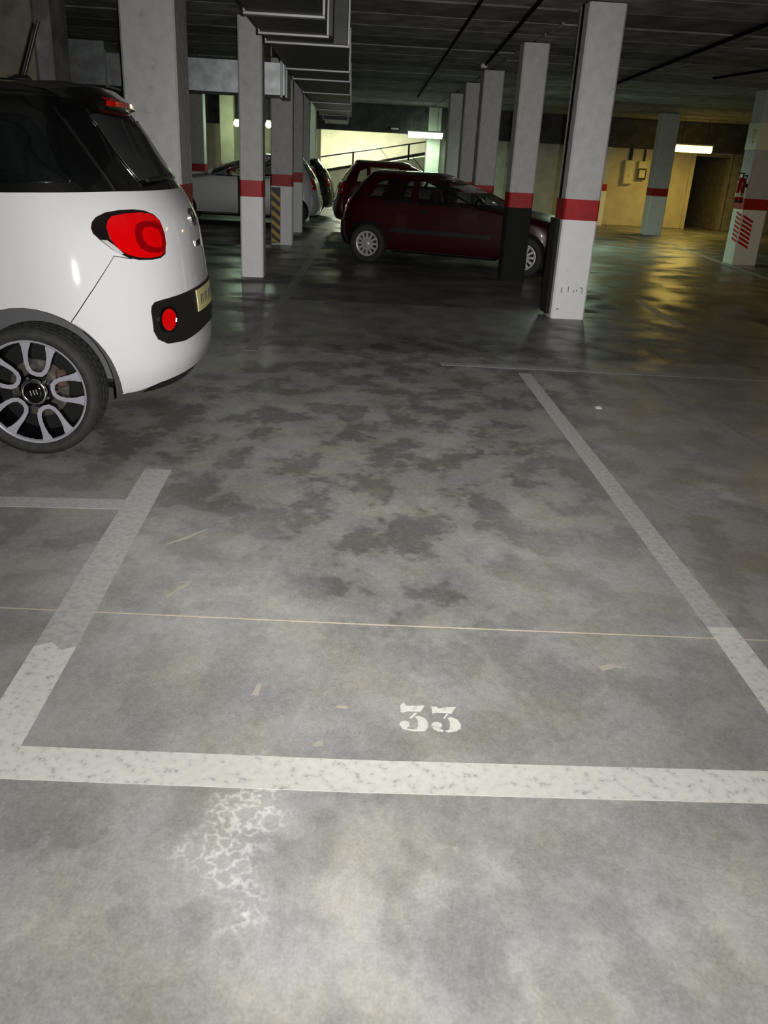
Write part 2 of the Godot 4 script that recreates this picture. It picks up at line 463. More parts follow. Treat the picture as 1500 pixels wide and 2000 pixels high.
func build_floor() -> void:
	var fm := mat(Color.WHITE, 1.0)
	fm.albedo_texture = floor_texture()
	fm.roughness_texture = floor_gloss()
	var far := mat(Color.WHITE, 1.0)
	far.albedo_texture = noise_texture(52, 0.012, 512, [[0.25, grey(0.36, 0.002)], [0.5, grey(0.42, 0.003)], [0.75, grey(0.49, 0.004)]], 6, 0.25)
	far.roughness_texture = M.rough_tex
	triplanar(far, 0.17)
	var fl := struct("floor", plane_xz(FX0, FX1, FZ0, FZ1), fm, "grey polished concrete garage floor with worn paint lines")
	for r in [[-10.0, FX0, -34.0, 5.0], [FX1, 15.0, -34.0, 5.0], [FX0, FX1, FZ1, 5.0], [FX0, FX1, -34.0, FZ0]]:
		obj("slab", span(Vector3(r[0], -0.2, r[2]), Vector3(r[1], 0, r[3])), far, fl)
	var h := 0.0012
	obj("line_marking", floor_shape([[-1.6, -1.795], [-0.815, -1.795], [0.07, -1.762], [1.15, -1.745], [2.4, -1.735], [2.4, -1.615], [1.11, -1.622], [0.07, -1.64], [-0.82, -1.67], [-1.6, -1.70]], h), M.paint_line, fl, "bright white painted line across the mouth of the bay")
	obj("line_marking", floor_shape([[-0.945, -1.795], [-0.82, -1.795], [-0.822, -2.28], [-0.86, -2.255], [-0.905, -2.30], [-0.952, -2.275]], h), M.paint_line, fl, "bright repainted end of the left bay line")
	obj("line_marking", floor_shape([[-0.952, -2.275], [-0.905, -2.30], [-0.86, -2.255], [-0.822, -2.28], [-0.838, -3.45], [-0.845, -3.9], [-0.975, -3.9], [-0.97, -3.44]], h), M.paint_worn, fl, "worn grey left bay line")
	obj("line_marking", floor_shape([[-3.9, -3.33], [-0.972, -3.385], [-0.972, -3.495], [-3.9, -3.44]], h), M.paint_worn, fl, "worn grey line behind the white car")
	obj("line_marking", floor_shape([[1.285, -1.745], [1.395, -1.745], [1.405, -2.5], [1.305, -2.5]], h), M.paint_line, fl, "white end of the right bay line")
	obj("line_marking", floor_shape([[1.305, -2.5], [1.405, -2.5], [1.43, -6.3], [1.335, -6.3]], h), M.paint_worn, fl, "worn grey right bay line")
	obj("line_marking", floor_shape([[0.75, -6.47], [4.5, -6.33], [4.5, -6.43], [0.75, -6.57]], h), M.paint_faint, fl, "faint line across the aisle")
	obj("line_marking", floor_shape([[-0.83, -6.7], [-0.72, -6.7], [-0.36, -21.0], [-0.47, -21.0]], h), M.paint_ghost, fl, "faint lane line running towards the ramp")
	obj("line_marking", floor_shape([[2.34, -6.2], [2.40, -6.2], [2.58, -4.2], [2.52, -4.2]], h), M.paint_faint, fl, "faint thin line beside the right bay")
	obj("line_marking", floor_shape([[3.60, -10.6], [3.72, -10.6], [3.60, -8.8], [3.48, -8.8]], h), M.paint_worn, fl, "short line beyond the right pillar")
	obj("line_marking", floor_shape([[7.55, -21.5], [7.67, -21.5], [6.85, -13.2], [6.73, -13.2]], h), M.paint_faint, fl, "lane line leading to the far pillar")
	obj("floor_joint", floor_shape([[-4.0, -2.582], [-1.14, -2.512], [0.13, -2.462], [1.49, -2.424], [4.0, -2.35], [4.0, -2.344], [1.49, -2.418], [0.13, -2.457], [-1.14, -2.507], [-4.0, -2.577]], 0.0006), M.joint, fl, "thin pale filled joint across the slab")
	var digits := [
	[ [0.1896, -1.9758], [0.1906, -2.0052], [0.2004, -2.0194], [0.2085, -2.0033], [0.2618, -2.0061], [0.2487, -1.9792], [0.2070, -1.9788], [0.1954, -1.9731] ],
	[ [0.2133, -1.9470], [0.2296, -1.9709], [0.2373, -1.9701], [0.2204, -1.9472] ],
	[ [0.2306, -1.9546], [0.2440, -1.9565], [0.2579, -1.9455], [0.2651, -1.9270], [0.2638, -1.9076], [0.2540, -1.8909], [0.2378, -1.8886], [0.2217, -1.8891], [0.2047, -1.8931], [0.2064, -1.8967], [0.2221, -1.8954], [0.2316, -1.8984], [0.2357, -1.9159], [0.2367, -1.9369] ],
	[ [0.1824, -1.9166], [0.1889, -1.9303], [0.1999, -1.9343], [0.2098, -1.9281], [0.2116, -1.9106], [0.2027, -1.9067], [0.2049, -1.8967], [0.2019, -1.8939], [0.1907, -1.8999] ],
	[ [0.2811, -1.9691], [0.2811, -2.0032], [0.2955, -2.0027], [0.3006, -1.9931], [0.3315, -2.0010], [0.3537, -2.0027], [0.3380, -1.9724], [0.2930, -1.9753] ],
	[ [0.3098, -1.9472], [0.3216, -1.9695], [0.3287, -1.9697], [0.3158, -1.9483] ],
	[ [0.3225, -1.9504], [0.3367, -1.9528], [0.3512, -1.9428], [0.3584, -1.9197], [0.3561, -1.9049], [0.3429, -1.8917], [0.3192, -1.8856], [0.3111, -1.8908], [0.3218, -1.8965], [0.3266, -1.9141], [0.3276, -1.9374] ],
	[ [0.2721, -1.9138], [0.2798, -1.9275], [0.2918, -1.9316], [0.3033, -1.9236], [0.3041, -1.9134], [0.2949, -1.9030], [0.3055, -1.8933], [0.3038, -1.8879], [0.2908, -1.8902], [0.2774, -1.9007] ]]
	for half in 2:
		var st := begin()
		for k in 4:
			var poly := PackedVector2Array()
			for p in digits[half * 4 + k]:
				poly.append(Vector2(p[0], -p[1]))
			add_prism(st, poly, 0.001, Transform3D(Basis(Vector3.RIGHT, -PI / 2), Vector3.ZERO))
		obj("bay_number_digit", st.commit(), M.paint_line, fl, ["white stencilled first 3 of the bay number", "white stencilled second 3 of the bay number"][half])
	# pale scrapes and chips in the slab
	for s in [[[-0.70, -3.045], [-0.64, -3.12], [-0.56, -3.21], [-0.57, -3.19], [-0.63, -3.10], [-0.685, -3.055]], [[-0.605, -2.60], [-0.575, -2.68], [-0.548, -2.70], [-0.545, -2.755], [-0.56, -2.72], [-0.59, -2.665], [-0.61, -2.63]],
		[[-0.245, -2.045], [-0.225, -2.04], [-0.222, -2.10], [-0.235, -2.095]], [[-0.055, -1.815], [-0.03, -1.82], [-0.03, -1.838], [-0.05, -1.835]], [[0.85, -2.21], [0.90, -2.235], [0.93, -2.23], [0.88, -2.25], [0.84, -2.235]], [[0.0, -1.99], [0.03, -1.985], [0.04, -1.995], [0.01, -2.002]]]:
		obj("scrape", floor_shape(s, 0.0005), M.sand, fl)
	tag(obj("ringed_disc", lathe([Vector2(0, 0), Vector2(0.026, 0), Vector2(0.026, 0.004), Vector2(0.020, 0.006), Vector2(0.018, 0.003), Vector2(0.011, 0.003), Vector2(0.010, 0.006), Vector2(0, 0.006)], 20, Transform3D(Basis(), Vector3(1.71, 0.0005, -5.37))), M.plastic_pale), "small pale ringed disc added on the bare floor right of the bay", "cap")  # disc added to draw a ringed spot like flash backscatter

func floor_gloss() -> ImageTexture:
	return noise_texture(36, 0.014, 1024, [[0.25, grey(0.34)], [0.5, grey(0.46)], [0.75, grey(0.66)]], 6, 0.2)

# ---------------------------------------------------------------- car shell
class Shell:
	var Y: Array
	var tabs := {}
	var nr := 2.5
	var nf := 2.3
	var crown := 0.07
	var rxr := 0.12
	var rxf := 0.3

	func table(key: String, ys: Array) -> void:
		var n := ys.size()
		var m := []
		m.resize(n)
		for i in n:
			if i == 0: m[i] = (ys[1] - ys[0]) / (Y[1] - Y[0])
			elif i == n - 1: m[i] = (ys[n - 1] - ys[n - 2]) / (Y[n - 1] - Y[n - 2])
			else:
				var d0: float = (ys[i] - ys[i - 1]) / (Y[i] - Y[i - 1])
				var d1: float = (ys[i + 1] - ys[i]) / (Y[i + 1] - Y[i])
				m[i] = 0.0 if d0 * d1 <= 0.0 else 2.0 * d0 * d1 / (d0 + d1)
		tabs[key] = [ys, m]

	func ev(key: String, i: int, h: float, t: float) -> float:
		var ys: Array = tabs[key][0]
		var m: Array = tabs[key][1]
		var u := 1.0 - t
		return (1.0 + 2.0 * t) * u * u * ys[i] + t * u * u * h * m[i] + t * t * (3.0 - 2.0 * t) * ys[i + 1] + t * t * (t - 1.0) * h * m[i + 1]

	func p(a: float, v: float) -> Vector3:
		var y: float = Y[0] + (Y[-1] - Y[0]) * clampf(v, 0.0, 1.0)
		var i := 0
		while i < Y.size() - 2 and Y[i + 1] <= y:
			i += 1
		var h: float = Y[i + 1] - Y[i]
		var t: float = (y - Y[i]) / h
		var xr := ev("XR", i, h, t)
		var xf := ev("XF", i, h, t)
		var w := ev("W", i, h, t)
		var lr := ev("LR", i, h, t)
		var lf := ev("LF", i, h, t)
		if v > 1.0:
			var q := minf(v - 1.0, 1.0) * PI / 2
			w *= cos(q)
			y += crown * sin(q)
			xr -= rxr * (1.0 - cos(q))
			xf += rxf * (1.0 - cos(q))
		if a > 2.0:
			var k := minf(a - 2.0, 1.0) * PI / 2
			return Vector3(xr - lr + lr * pow(maxf(sin(k), 0.0), 2.0 / nr), y, w * pow(maxf(cos(k), 0.0), 2.0 / nr))
		if a < 1.0:
			var k := minf(1.0 - a, 1.0) * PI / 2
			return Vector3(xf + lf - lf * pow(maxf(sin(k), 0.0), 2.0 / nf), y, w * pow(maxf(cos(k), 0.0), 2.0 / nf))
		return Vector3(lerpf(xf + lf, xr - lr, a - 1.0), y, w)

	func n(a: float, v: float) -> Vector3:
		var e := 0.012
		var f := 0.008
		var da := p(minf(a + e, 3.0), v) - p(maxf(a - e, 0.0), v)
		var dv := p(a, minf(v + f, 1.999)) - p(a, maxf(v - f, 0.0))
		var r := da.cross(dv)
		if r.length() < 1e-9:
			return Vector3.UP
		r = r.normalized()
		if a >= 2.999 or a <= 0.001:
			r.z = 0.0
			r = r.normalized()
		return r

	func inv(x: float, y: float) -> Vector2:
		var v: float = (y - Y[0]) / (Y[-1] - Y[0])
		var lo := 0.0
		var hi := 3.0
		for k in 26:
			var m := (lo + hi) / 2
			if p(m, v).x < x: lo = m
			else: hi = m
		return Vector2((lo + hi) / 2, v)

	func poly(pts: Array) -> PackedVector2Array:
		var o := PackedVector2Array()
		for i in pts.size():
			var q: Array = pts[i]
			var r: Array = pts[(i + 1) % pts.size()]
			var m := maxi(1, ceili(maxf(absf(r[0] - q[0]) / 0.15, absf(r[1] - q[1]) / 0.06)))
			for u in m:
				var t := float(u) / m
				o.append(inv(lerpf(q[0], r[0], t), lerpf(q[1], r[1], t)))
		return o

	func line(pts: Array) -> PackedVector2Array:
		var o := PackedVector2Array()
		for q in pts:
			o.append(inv(q[0], q[1]))
		return o

	func at_z(z: float, v: float) -> float:
		var lo := 2.0
		var hi := 3.0
		for k in 24:
			var m := (lo + hi) / 2
			if p(m, v).z > z: lo = m
			else: hi = m
		return (lo + hi) / 2

func av(pts: Array) -> PackedVector2Array:
	var o := PackedVector2Array()
	for q in pts:
		o.append(Vector2(q[0], q[1]))
	return o

func circle_poly(sh: Shell, cx: float, cy: float, r: float, n := 40) -> PackedVector2Array:
	var o := PackedVector2Array()
	for k in n:
		var t := TAU * k / n
		var y := cy + r * sin(t)
		if y < sh.Y[0] + 0.002: y = sh.Y[0] - 0.2
		o.append(sh.inv(cx + r * cos(t), y))
	return o

# skin of a shell inside an (a, v) outline; side: 1 left, -1 right, 0 both
func panel(sh: Shell, poly: PackedVector2Array, holes: Array, off: float, thick: float, da: float, dv: float, side: int) -> ArrayMesh:
	var st := begin()
	var lo := poly[0]
	var hi := poly[0]
	for q in poly:
		lo = lo.min(q)
		hi = hi.max(q)
	var na := maxi(1, ceili((hi.x - lo.x) / da))
	var nv := maxi(1, ceili((hi.y - lo.y) / dv))
	var d := Vector2((hi.x - lo.x) / na, (hi.y - lo.y) / nv)
	var cache := {}
	var at := func(q: Vector2) -> Array:
		if cache.has(q):
			return cache[q]
		var nn := sh.n(q.x, q.y)
		var r := [sh.p(q.x, q.y) + nn * off, nn]
		cache[q] = r
		return r
	var boxes := []
	for hp in holes:
		var hl: Vector2 = hp[0]
		var hh: Vector2 = hp[0]
		for q in hp:
			hl = hl.min(q)
			hh = hh.max(q)
		boxes.append([hl, hh])
	var sides := [1.0, -1.0] if side == 0 else [float(side)]
	for i in na:
		for j in nv:
			var c0 := lo + Vector2(i * d.x, j * d.y)
			var c1 := lo + Vector2((i + 1) * d.x, (j + 1) * d.y)
			var cell := PackedVector2Array([c0, Vector2(c1.x, c0.y), c1, Vector2(c0.x, c1.y)])
			var pieces := [cell]
			var ins := 0
			for q in cell:
				if Geometry2D.is_point_in_polygon(q, poly): ins += 1
			if ins < 4:
				pieces = Geometry2D.intersect_polygons(cell, poly)
			for k in holes.size():
				if boxes[k][0].x > c1.x or boxes[k][1].x < c0.x or boxes[k][0].y > c1.y or boxes[k][1].y < c0.y:
					continue
				var nxt := []
				for pc in pieces:
					for r in Geometry2D.clip_polygons(pc, holes[k]):
						if not Geometry2D.is_polygon_clockwise(r) or true:
							nxt.append(r)
				pieces = nxt
			for pc in pieces:
				if pc.size() < 3: continue
				var idx := PackedInt32Array([0, 1, 2, 0, 2, 3]) if pc.size() == 4 else Geometry2D.triangulate_polygon(pc)
				for sg in sides:
					var f := Vector3(1, 1, sg)
					for t in range(0, idx.size(), 3):
						var A: Array = at.call(pc[idx[t]])
						var B: Array = at.call(pc[idx[t + 1]])
						var C: Array = at.call(pc[idx[t + 2]])
						tri(st, A[0] * f, B[0] * f, C[0] * f, A[1] * f, B[1] * f, C[1] * f)
	if thick > 0.0:
		var loops := [poly]
		loops.append_array(holes)
		for lp in loops:
			for k in lp.size():
				var a: Vector2 = lp[k]
				var b: Vector2 = lp[(k + 1) % lp.size()]
				if a.x >= 2.999 and b.x >= 2.999: continue
				if a.x <= 0.001 and b.x <= 0.001: continue
				var m := maxi(1, ceili(maxf(absf(b.x - a.x) / da, absf(b.y - a.y) / dv)))
				for u in m:
					var q0 := a.lerp(b, float(u) / m)
					var q1 := a.lerp(b, float(u + 1) / m)
					if q0.x < 0 or q0.x > 3 or q0.y < 0 or q1.y < 0: continue
					var qm := (q0 + q1) * 0.5
					var cut := false
					if lp == poly:
						for hp in holes:
							if Geometry2D.is_point_in_polygon(qm, hp): cut = true
					elif not Geometry2D.is_point_in_polygon(qm, poly): cut = true
					if cut: continue
					var A: Array = at.call(q0)
					var B: Array = at.call(q1)
					for sg in sides:
						var f := Vector3(1, 1, sg)
						var e: Vector3 = ((B[0] - A[0]) * f).cross(A[1] * f).normalized()
						var p0: Vector3 = A[0] * f
						var p1: Vector3 = B[0] * f
						var p2: Vector3 = (B[0] - B[1] * thick) * f
						var p3: Vector3 = (A[0] - A[1] * thick) * f
						tri(st, p0, p1, p2, e, e, e)
						tri(st, p0, p2, p3, e, e, e)
	return st.commit()

# thin strip of half width hw (metres) along (a, v) points
func ribbon(sh: Shell, pts: PackedVector2Array, hw: float) -> PackedVector2Array:
	var up := PackedVector2Array()
	var dn := PackedVector2Array()
	for k in pts.size():
		var q := pts[k]
		var d: Vector2 = pts[mini(k + 1, pts.size() - 1)] - pts[maxi(k - 1, 0)]
		var sa := (sh.p(minf(q.x + 0.01, 3.0), q.y) - sh.p(q.x - 0.01, q.y)).length() / (minf(q.x + 0.01, 3.0) - q.x + 0.01)
		var sv := (sh.p(q.x, q.y + 0.01) - sh.p(q.x, q.y - 0.01)).length() / 0.02
		var m := Vector2(d.x * sa, d.y * sv).normalized()
		var nrm := Vector2(-m.y / sa, m.x / sv) * hw
		up.append(q + nrm)
		dn.append(q - nrm)
	dn.reverse()
	up.append_array(dn)
	return up

# ---------------------------------------------------------------- wheels (axis +z, outer face towards +z, centre at origin)
func turn_z() -> Transform3D:
	return Transform3D(Basis(Vector3.RIGHT, PI / 2), Vector3.ZERO)

func tyre_parts(w: Node3D, R: float, rim: float, half: float) -> void:
	var X := turn_z()
	var t := obj("tyre", lathe([Vector2(rim - 0.005, half * 0.80), Vector2(rim + 0.012, half * 0.93), Vector2(lerpf(rim, R, 0.5), half), Vector2(R - 0.022, half * 0.95), Vector2(R - 0.008, half * 0.86), Vector2(R, half * 0.70), Vector2(R, -half * 0.70), Vector2(R - 0.008, -half * 0.86), Vector2(R - 0.022, -half * 0.95), Vector2(lerpf(rim, R, 0.5), -half), Vector2(rim - 0.005, -half * 0.8)].map(func(q): return Vector2(q.x, q.y)), 64, X, true), M.rubber, w)
	var st := begin()
	for row in [-0.45, 0.0, 0.45]:
		for i in 48:
			var a := TAU * (i + (0.5 if row == 0.0 else 0.0)) / 48
			var xf := Transform3D(Basis(Vector3.BACK, a), Vector3.ZERO)
			add_box(st, Vector3(R - 0.001, 0, row * half), Vector3(0.006, TAU * R / 48 * 0.72, half * 0.34), 0.001, xf)
	obj("tread", st.commit(), M.tread, t)

func petal_wheel(parent: Node, at: Vector3, facing: float) -> Node3D:
	var w := Node3D.new()
	w.name = "wheel"
	parent.add_child(w, true)
	w.position = at
	if facing < 0: w.rotation.y = PI
	var X := turn_z()
	var R := 0.322
	tyre_parts(w, R, 0.260, 0.112)
	obj("rim_barrel", lathe([Vector2(0.247, 0.075), Vector2(0.235, 0.02), Vector2(0.225, -0.09)], 48, X, true), M.alloy_dark, w)
	obj("rim_lip", lathe([Vector2(0.246, 0.070), Vector2(0.248, 0.088), Vector2(0.258, 0.094), Vector2(0.266, 0.090), Vector2(0.267, 0.078)], 64, X, true), M.alloy, w)
	obj("brake_disc", lathe([Vector2(0.0, 0.0), Vector2(0.145, 0.0), Vector2(0.145, -0.02), Vector2(0.0, -0.02)].map(func(q): return Vector2(q.x, q.y - 0.01)), 40, X), M.disc, w)
	obj("brake_caliper", box(Vector3(0.115, 0.055, 0.0), Vector3(0.05, 0.09, 0.04), 0.012), M.rust, w)
	obj("wheel_back", lathe([Vector2(0.0, -0.06), Vector2(0.235, -0.06)], 32, X), M.gap, w)
	var loop := [[0.078, 0.0], [0.084, 0.030], [0.105, 0.050], [0.14, 0.062], [0.18, 0.069], [0.215, 0.078], [0.236, 0.088], [0.246, 0.098]]
	var hole := [[0.098, 0.0], [0.104, 0.022], [0.125, 0.036], [0.150, 0.042], [0.18, 0.044], [0.21, 0.042], [0.232, 0.036], [0.236, 0.0]]
	for k in 5:
		var ang := deg_to_rad(79.0 + 72.0 * k)
		var B := Transform3D(Basis(Vector3.BACK, ang), Vector3.ZERO)
		var face := begin()
		var core := begin()
		for sg in [-1.0, 1.0]:
			for i in loop.size() - 1:
				var zo0: float = 0.066 + 0.022 * (loop[i][0] - 0.08) / 0.17
				var zo1: float = 0.066 + 0.022 * (loop[i + 1][0] - 0.08) / 0.17
				var a := B * Vector3(loop[i][0], sg * loop[i][1], zo0)
				var b := B * Vector3(loop[i + 1][0], sg * loop[i + 1][1], zo1)
				var hi: Array = hole[i]
				var hj: Array = hole[i + 1]
				var c := B * Vector3(hj[0], sg * hj[1], zo1)
				var d := B * Vector3(hi[0], sg * hi[1], zo0)
				if i == loop.size() - 2:
					c = B * Vector3(0.252, sg * 0.036, zo1)
				var inn := (a + b + c + d) / 4 - Vector3(0, 0, 0.05)
				flat(face, [a, b, c, d], inn)
				var dz := Vector3(0, 0, -0.045)
				flat(core, [a, b, b + dz, a + dz], inn)
				flat(core, [d, c, c + dz, d + dz], (a + b + c + d) / 4)
				flat(core, [a + dz, b + dz, c + dz, d + dz], inn + Vector3(0, 0, 0.2))
		var sp := obj("spoke", face.commit(), M.alloy, w)
		obj("spoke_core", core.commit(), M.alloy_dark, sp)
		var q := B * Vector3(0.055, 0.042, 0)
		obj("wheel_nut", lathe([Vector2(0.010, 0.045), Vector2(0.010, 0.066), Vector2(0.006, 0.072), Vector2(0, 0.072)], 6, Transform3D(Basis(), q) * X), M.chrome, w)
	obj("hub", lathe([Vector2(0.085, -0.03), Vector2(0.085, 0.040), Vector2(0.062, 0.055), Vector2(0, 0.055)], 32, X), M.alloy_dark, w)
	obj("hub_ring", lathe([Vector2(0.066, 0.05), Vector2(0.064, 0.080), Vector2(0.056, 0.088), Vector2(0.050, 0.084)], 32, X, true), M.chrome, w)
	var cap := obj("hub_cap", lathe([Vector2(0.053, 0.05), Vector2(0.053, 0.084), Vector2(0.03, 0.090), Vector2(0, 0.092)], 32, X, true), M.black_gloss, w)
	var em := begin()
	for s in [[-0.012, 0.2], [0.004, 0.2], [0.018, 0.2]]:
		add_box(em, Vector3(s[0], 0, 0.091), Vector3(0.005, 0.026, 0.004), 0.001, Transform3D(Basis(Vector3.BACK, 0.25), Vector3.ZERO))
	obj("emblem", em.commit(), M.alloy, cap)
	return w

func cap_wheel(parent: Node, at: Vector3, facing: float, R: float, spokes: int, m: Material) -> Node3D:
	var w := Node3D.new()
	w.name = "wheel"
	parent.add_child(w, true)
	w.position = at
	if facing < 0: w.rotation.y = PI
	var X := turn_z()
	var rim := R * 0.66
	tyre_parts(w, R, rim, 0.09)
	obj("rim", lathe([Vector2(rim, 0.078), Vector2(rim - 0.02, 0.082), Vector2(rim - 0.03, 0.066), Vector2(rim - 0.035, 0.03)], 40, X, true), m, w)
	obj("wheel_back", lathe([Vector2(0.0, 0.03), Vector2(rim - 0.01, 0.03)], 32, X), M.gap, w)
	for k in spokes:
		var B := Transform3D(Basis(Vector3.BACK, TAU * k / spokes), Vector3(0, 0, 0.05))
		obj("spoke", prism(PackedVector2Array([Vector2(0.03, -0.022), Vector2(rim - 0.045, -0.016), Vector2(rim - 0.015, -0.026), Vector2(rim - 0.015, 0.026), Vector2(rim - 0.045, 0.016), Vector2(0.03, 0.022)]), 0.022, B), m, w)
	obj("hub_cap", lathe([Vector2(0.05, 0.04), Vector2(0.048, 0.074), Vector2(0.03, 0.082), Vector2(0, 0.084)], 24, X, true), m, w)
	return w

func arch_liner(x: float, y: float, r: float, z0: float, z1: float, side: float) -> ArrayMesh:
	var st := begin()
	var n := 28
	for s in [side]:
		for k in n:
			var t0 := lerpf(-0.08, PI + 0.08, float(k) / n)
			var t1 := lerpf(-0.08, PI + 0.08, float(k + 1) / n)
			var a := Vector3(x + r * cos(t0), y + r * sin(t0), 0)
			var b := Vector3(x + r * cos(t1), y + r * sin(t1), 0)
			flat(st, [a + Vector3(0, 0, s * z0), b + Vector3(0, 0, s * z0), b + Vector3(0, 0, s * z1), a + Vector3(0, 0, s * z1)], Vector3(x, y + 3.0, s * z0))
			flat(st, [Vector3(x, y, s * z0), a + Vector3(0, 0, s * z0), b + Vector3(0, 0, s * z0)], Vector3(x, y, 0))
	return st.commit()

func mirror_mesh(c: Vector3, s: Vector3, sg: float) -> ArrayMesh:
	return box(Vector3(c.x, c.y, c.z * sg), s, minf(s.x, s.y) * 0.35)

func seat(car: Node, x: float, z: float, y: float, back_top: float) -> void:
	var s := Node3D.new()
	s.name = "seat"
	car.add_child(s, true)
	obj("cushion", box(Vector3(x - 0.2, y, z), Vector3(0.5, 0.16, 0.46), 0.05), M.seat, s)
	obj("backrest", box(Vector3(0, 0, 0), Vector3(0.13, back_top - y, 0.46), 0.05, Transform3D(Basis(Vector3.BACK, -0.25), Vector3(x + 0.12, (y + back_top) / 2, z))), M.seat, s)
	obj("headrest", box(Vector3(0, 0, 0), Vector3(0.1, 0.17, 0.25), 0.045, Transform3D(Basis(Vector3.BACK, -0.2), Vector3(x + 0.22, back_top + 0.10, z))), M.seat, s)

# ---------------------------------------------------------------- the near white car
func build_white_car() -> void:
	var sh := Shell.new()
	sh.Y = [.22, .32, .45, .60, .78, .95, 1.10, 1.20, 1.27, 1.32, 1.46, 1.59, 1.665]
	sh.table("XR", [.60, .68, .715, .715, .70, .68, .655, .61, .565, .53, .435, .35, .29])
	sh.table("XF", [-3.30, -3.38, -3.42, -3.42, -3.38, -3.32, -3.18, -2.95, -2.65, -2.50, -2.05, -1.65, -1.35])
	sh.table("W", [.80, .85, .88, .89, .885, .87, .85, .835, .82, .805, .745, .685, .62])
	sh.table("LR", [.62, .66, .7, .72, .72, .72, .72, .72, .70, .68, .62, .55, .45])
	sh.table("LF", [.9, .9, .9, .9, .9, .9, .9, .9, .9, .9, .9, .9, .9])
	sh.nr = 2.5; sh.nf = 2.3; sh.crown = 0.085; sh.rxr = 0.12; sh.rxf = 0.3
	var car := thing("parked_car", "white compact car with black roof and five-petal alloy wheel, nearest at left", "car", Vector3(-1.537, 0, -4.928), 0, "")
	var ar := 0.402
	var arch_r := circle_poly(sh, 0.0, 0.335, ar)
	var arch_f := circle_poly(sh, -2.61, 0.335, ar)
	var gate := av([[2.5076, 0.7208], [2.5133, 0.6993], [2.5347, 0.6633], [2.57, 0.62], [2.60, 0.55], [2.60, 0.50]])
	var bump := av([[2.47, 0.512], [2.3796, 0.5239], [2.297, 0.4528], [2.2297, 0.3918], [2.15, 0.315]])
	var door := sh.line([[-0.20, 1.235], [-0.21, 1.0], [-0.25, 0.85], [-0.42, 0.70], [-0.52, 0.5], [-0.55, 0.30]])
	var door2 := sh.line([[-1.05, 1.235], [-1.06, 0.8], [-1.04, 0.30]])
	var slits := [arch_r, arch_f, ribbon(sh, gate, 0.0022), ribbon(sh, bump, 0.0022), ribbon(sh, door, 0.0025), ribbon(sh, door2, 0.0025)]
	var low := av([[0, .05], [1.0, .05], [2.25, .05], [2.43, .056], [2.57, .074], [2.69, .079], [2.81, .083], [3, .085], [3, .7225], [2.72, .7225], [2.5, .7208], [2.386, .718], [2.25, .7144], [2.13, .711], [2.03, .707], [1.0, .70], [0.5, .66], [0, .64]])
	obj("body", panel(sh, low, slits, 0.0, 0.018, 0.035, 0.02, 0), M.white_paint, car)
	obj("inner_body", panel(sh, av([[0, .06], [3, .09], [3, .72], [0, .63]]), [arch_r, arch_f], -0.014, 0.0, 0.08, 0.05, 0), M.gap, car)
	var up := av([[0, .64], [0.5, .66], [1.0, .70], [2.03, .707], [2.13, .711], [2.25, .7144], [2.386, .718], [2.5, .7208], [2.72, .7225], [3, .7225], [3, 1.999], [0, 1.999]])
	obj("roof", panel(sh, up, [], -0.004, 0.0, 0.04, 0.03, 0), M.black_paint, car, "black roof and window pillars")
	for s in [1, -1]:
		var w1 := PackedVector2Array([sh.inv(-0.88, 1.56)])
		w1.append_array(av([[2.10, .9324], [2.1687, .9366], [2.2318, .9301], [2.2616, .9003], [2.2926, .8498], [2.3185, .7989], [2.3294, .7681], [2.3094, .7498], [2.2714, .746], [2.1191, .7399], [2.0421, .7353]]))
		w1.append(sh.inv(-0.88, 1.27))
		var g := obj("side_window", panel(sh, w1, [], 0.001, 0.003, 0.04, 0.03, s), M.dark_glass, car)
		var edge := w1.slice(1, 9)
		obj("window_seal", panel(sh, ribbon(sh, edge, 0.004), [], 0.004, 0.004, 0.03, 0.02, s), M.black_gloss, g)
		obj("side_window", panel(sh, sh.poly([[-0.94, 1.27], [-0.94, 1.56], [-1.45, 1.55], [-1.62, 1.50], [-2.05, 1.30], [-2.05, 1.27]]), [], 0.001, 0.003, 0.04, 0.03, s), M.dark_glass, car)
		obj("pillar_trim", panel(sh, ribbon(sh, av([[2.3816, 0.9721], [2.4182, 0.9313], [2.4484, 0.883], [2.4749, 0.8327], [2.4955, 0.7802], [2.507, 0.725]]), 0.0035), [], 0.002, 0.006, 0.02, 0.01, s), M.chrome, car, "thin bright trim down the rear roof pillar")
		# tail lamp
		var lamp := obj("tail_lamp", panel(sh, av([[2.3014, .611], [2.3144, .6281], [2.3393, .642], [2.392, .656], [2.463, .663], [2.542, .6648], [2.6049, .66], [2.6519, .6469], [2.6752, .6266], [2.6811, .5897], [2.6764, .5494], [2.6634, .5195], [2.627, .508], [2.5731, .505], [2.4967, .5076], [2.4428, .5176], [2.3814, .5399], [2.3282, .5737], [2.3036, .594]]), [], 0.008, 0.02, 0.02, 0.015, s), M.lens_black, car, "rounded tail lamp with dark smoked rim")
		obj("red_lens", panel(sh, av([[2.3677, .6127], [2.383, .6314], [2.4113, .6437], [2.4784, .6504], [2.5666, .6534], [2.6249, .6475], [2.6601, .6304], [2.6716, .6002], [2.6689, .5633], [2.658, .53], [2.6225, .515], [2.5626, .5114], [2.4988, .5149], [2.4425, .5257], [2.4021, .5443], [2.3725, .575]]), [], 0.016, 0.02, 0.02, 0.015, s), M.lens, lamp, "bright red lamp lens")
		var ring := av([[2.4962, .5987], [2.5139, .6176], [2.558, .6264], [2.6207, .6249], [2.6578, .614], [2.6684, .5869], [2.6649, .5534], [2.649, .5305], [2.6054, .5244], [2.5472, .5303], [2.5078, .5449], [2.4934, .5698]])
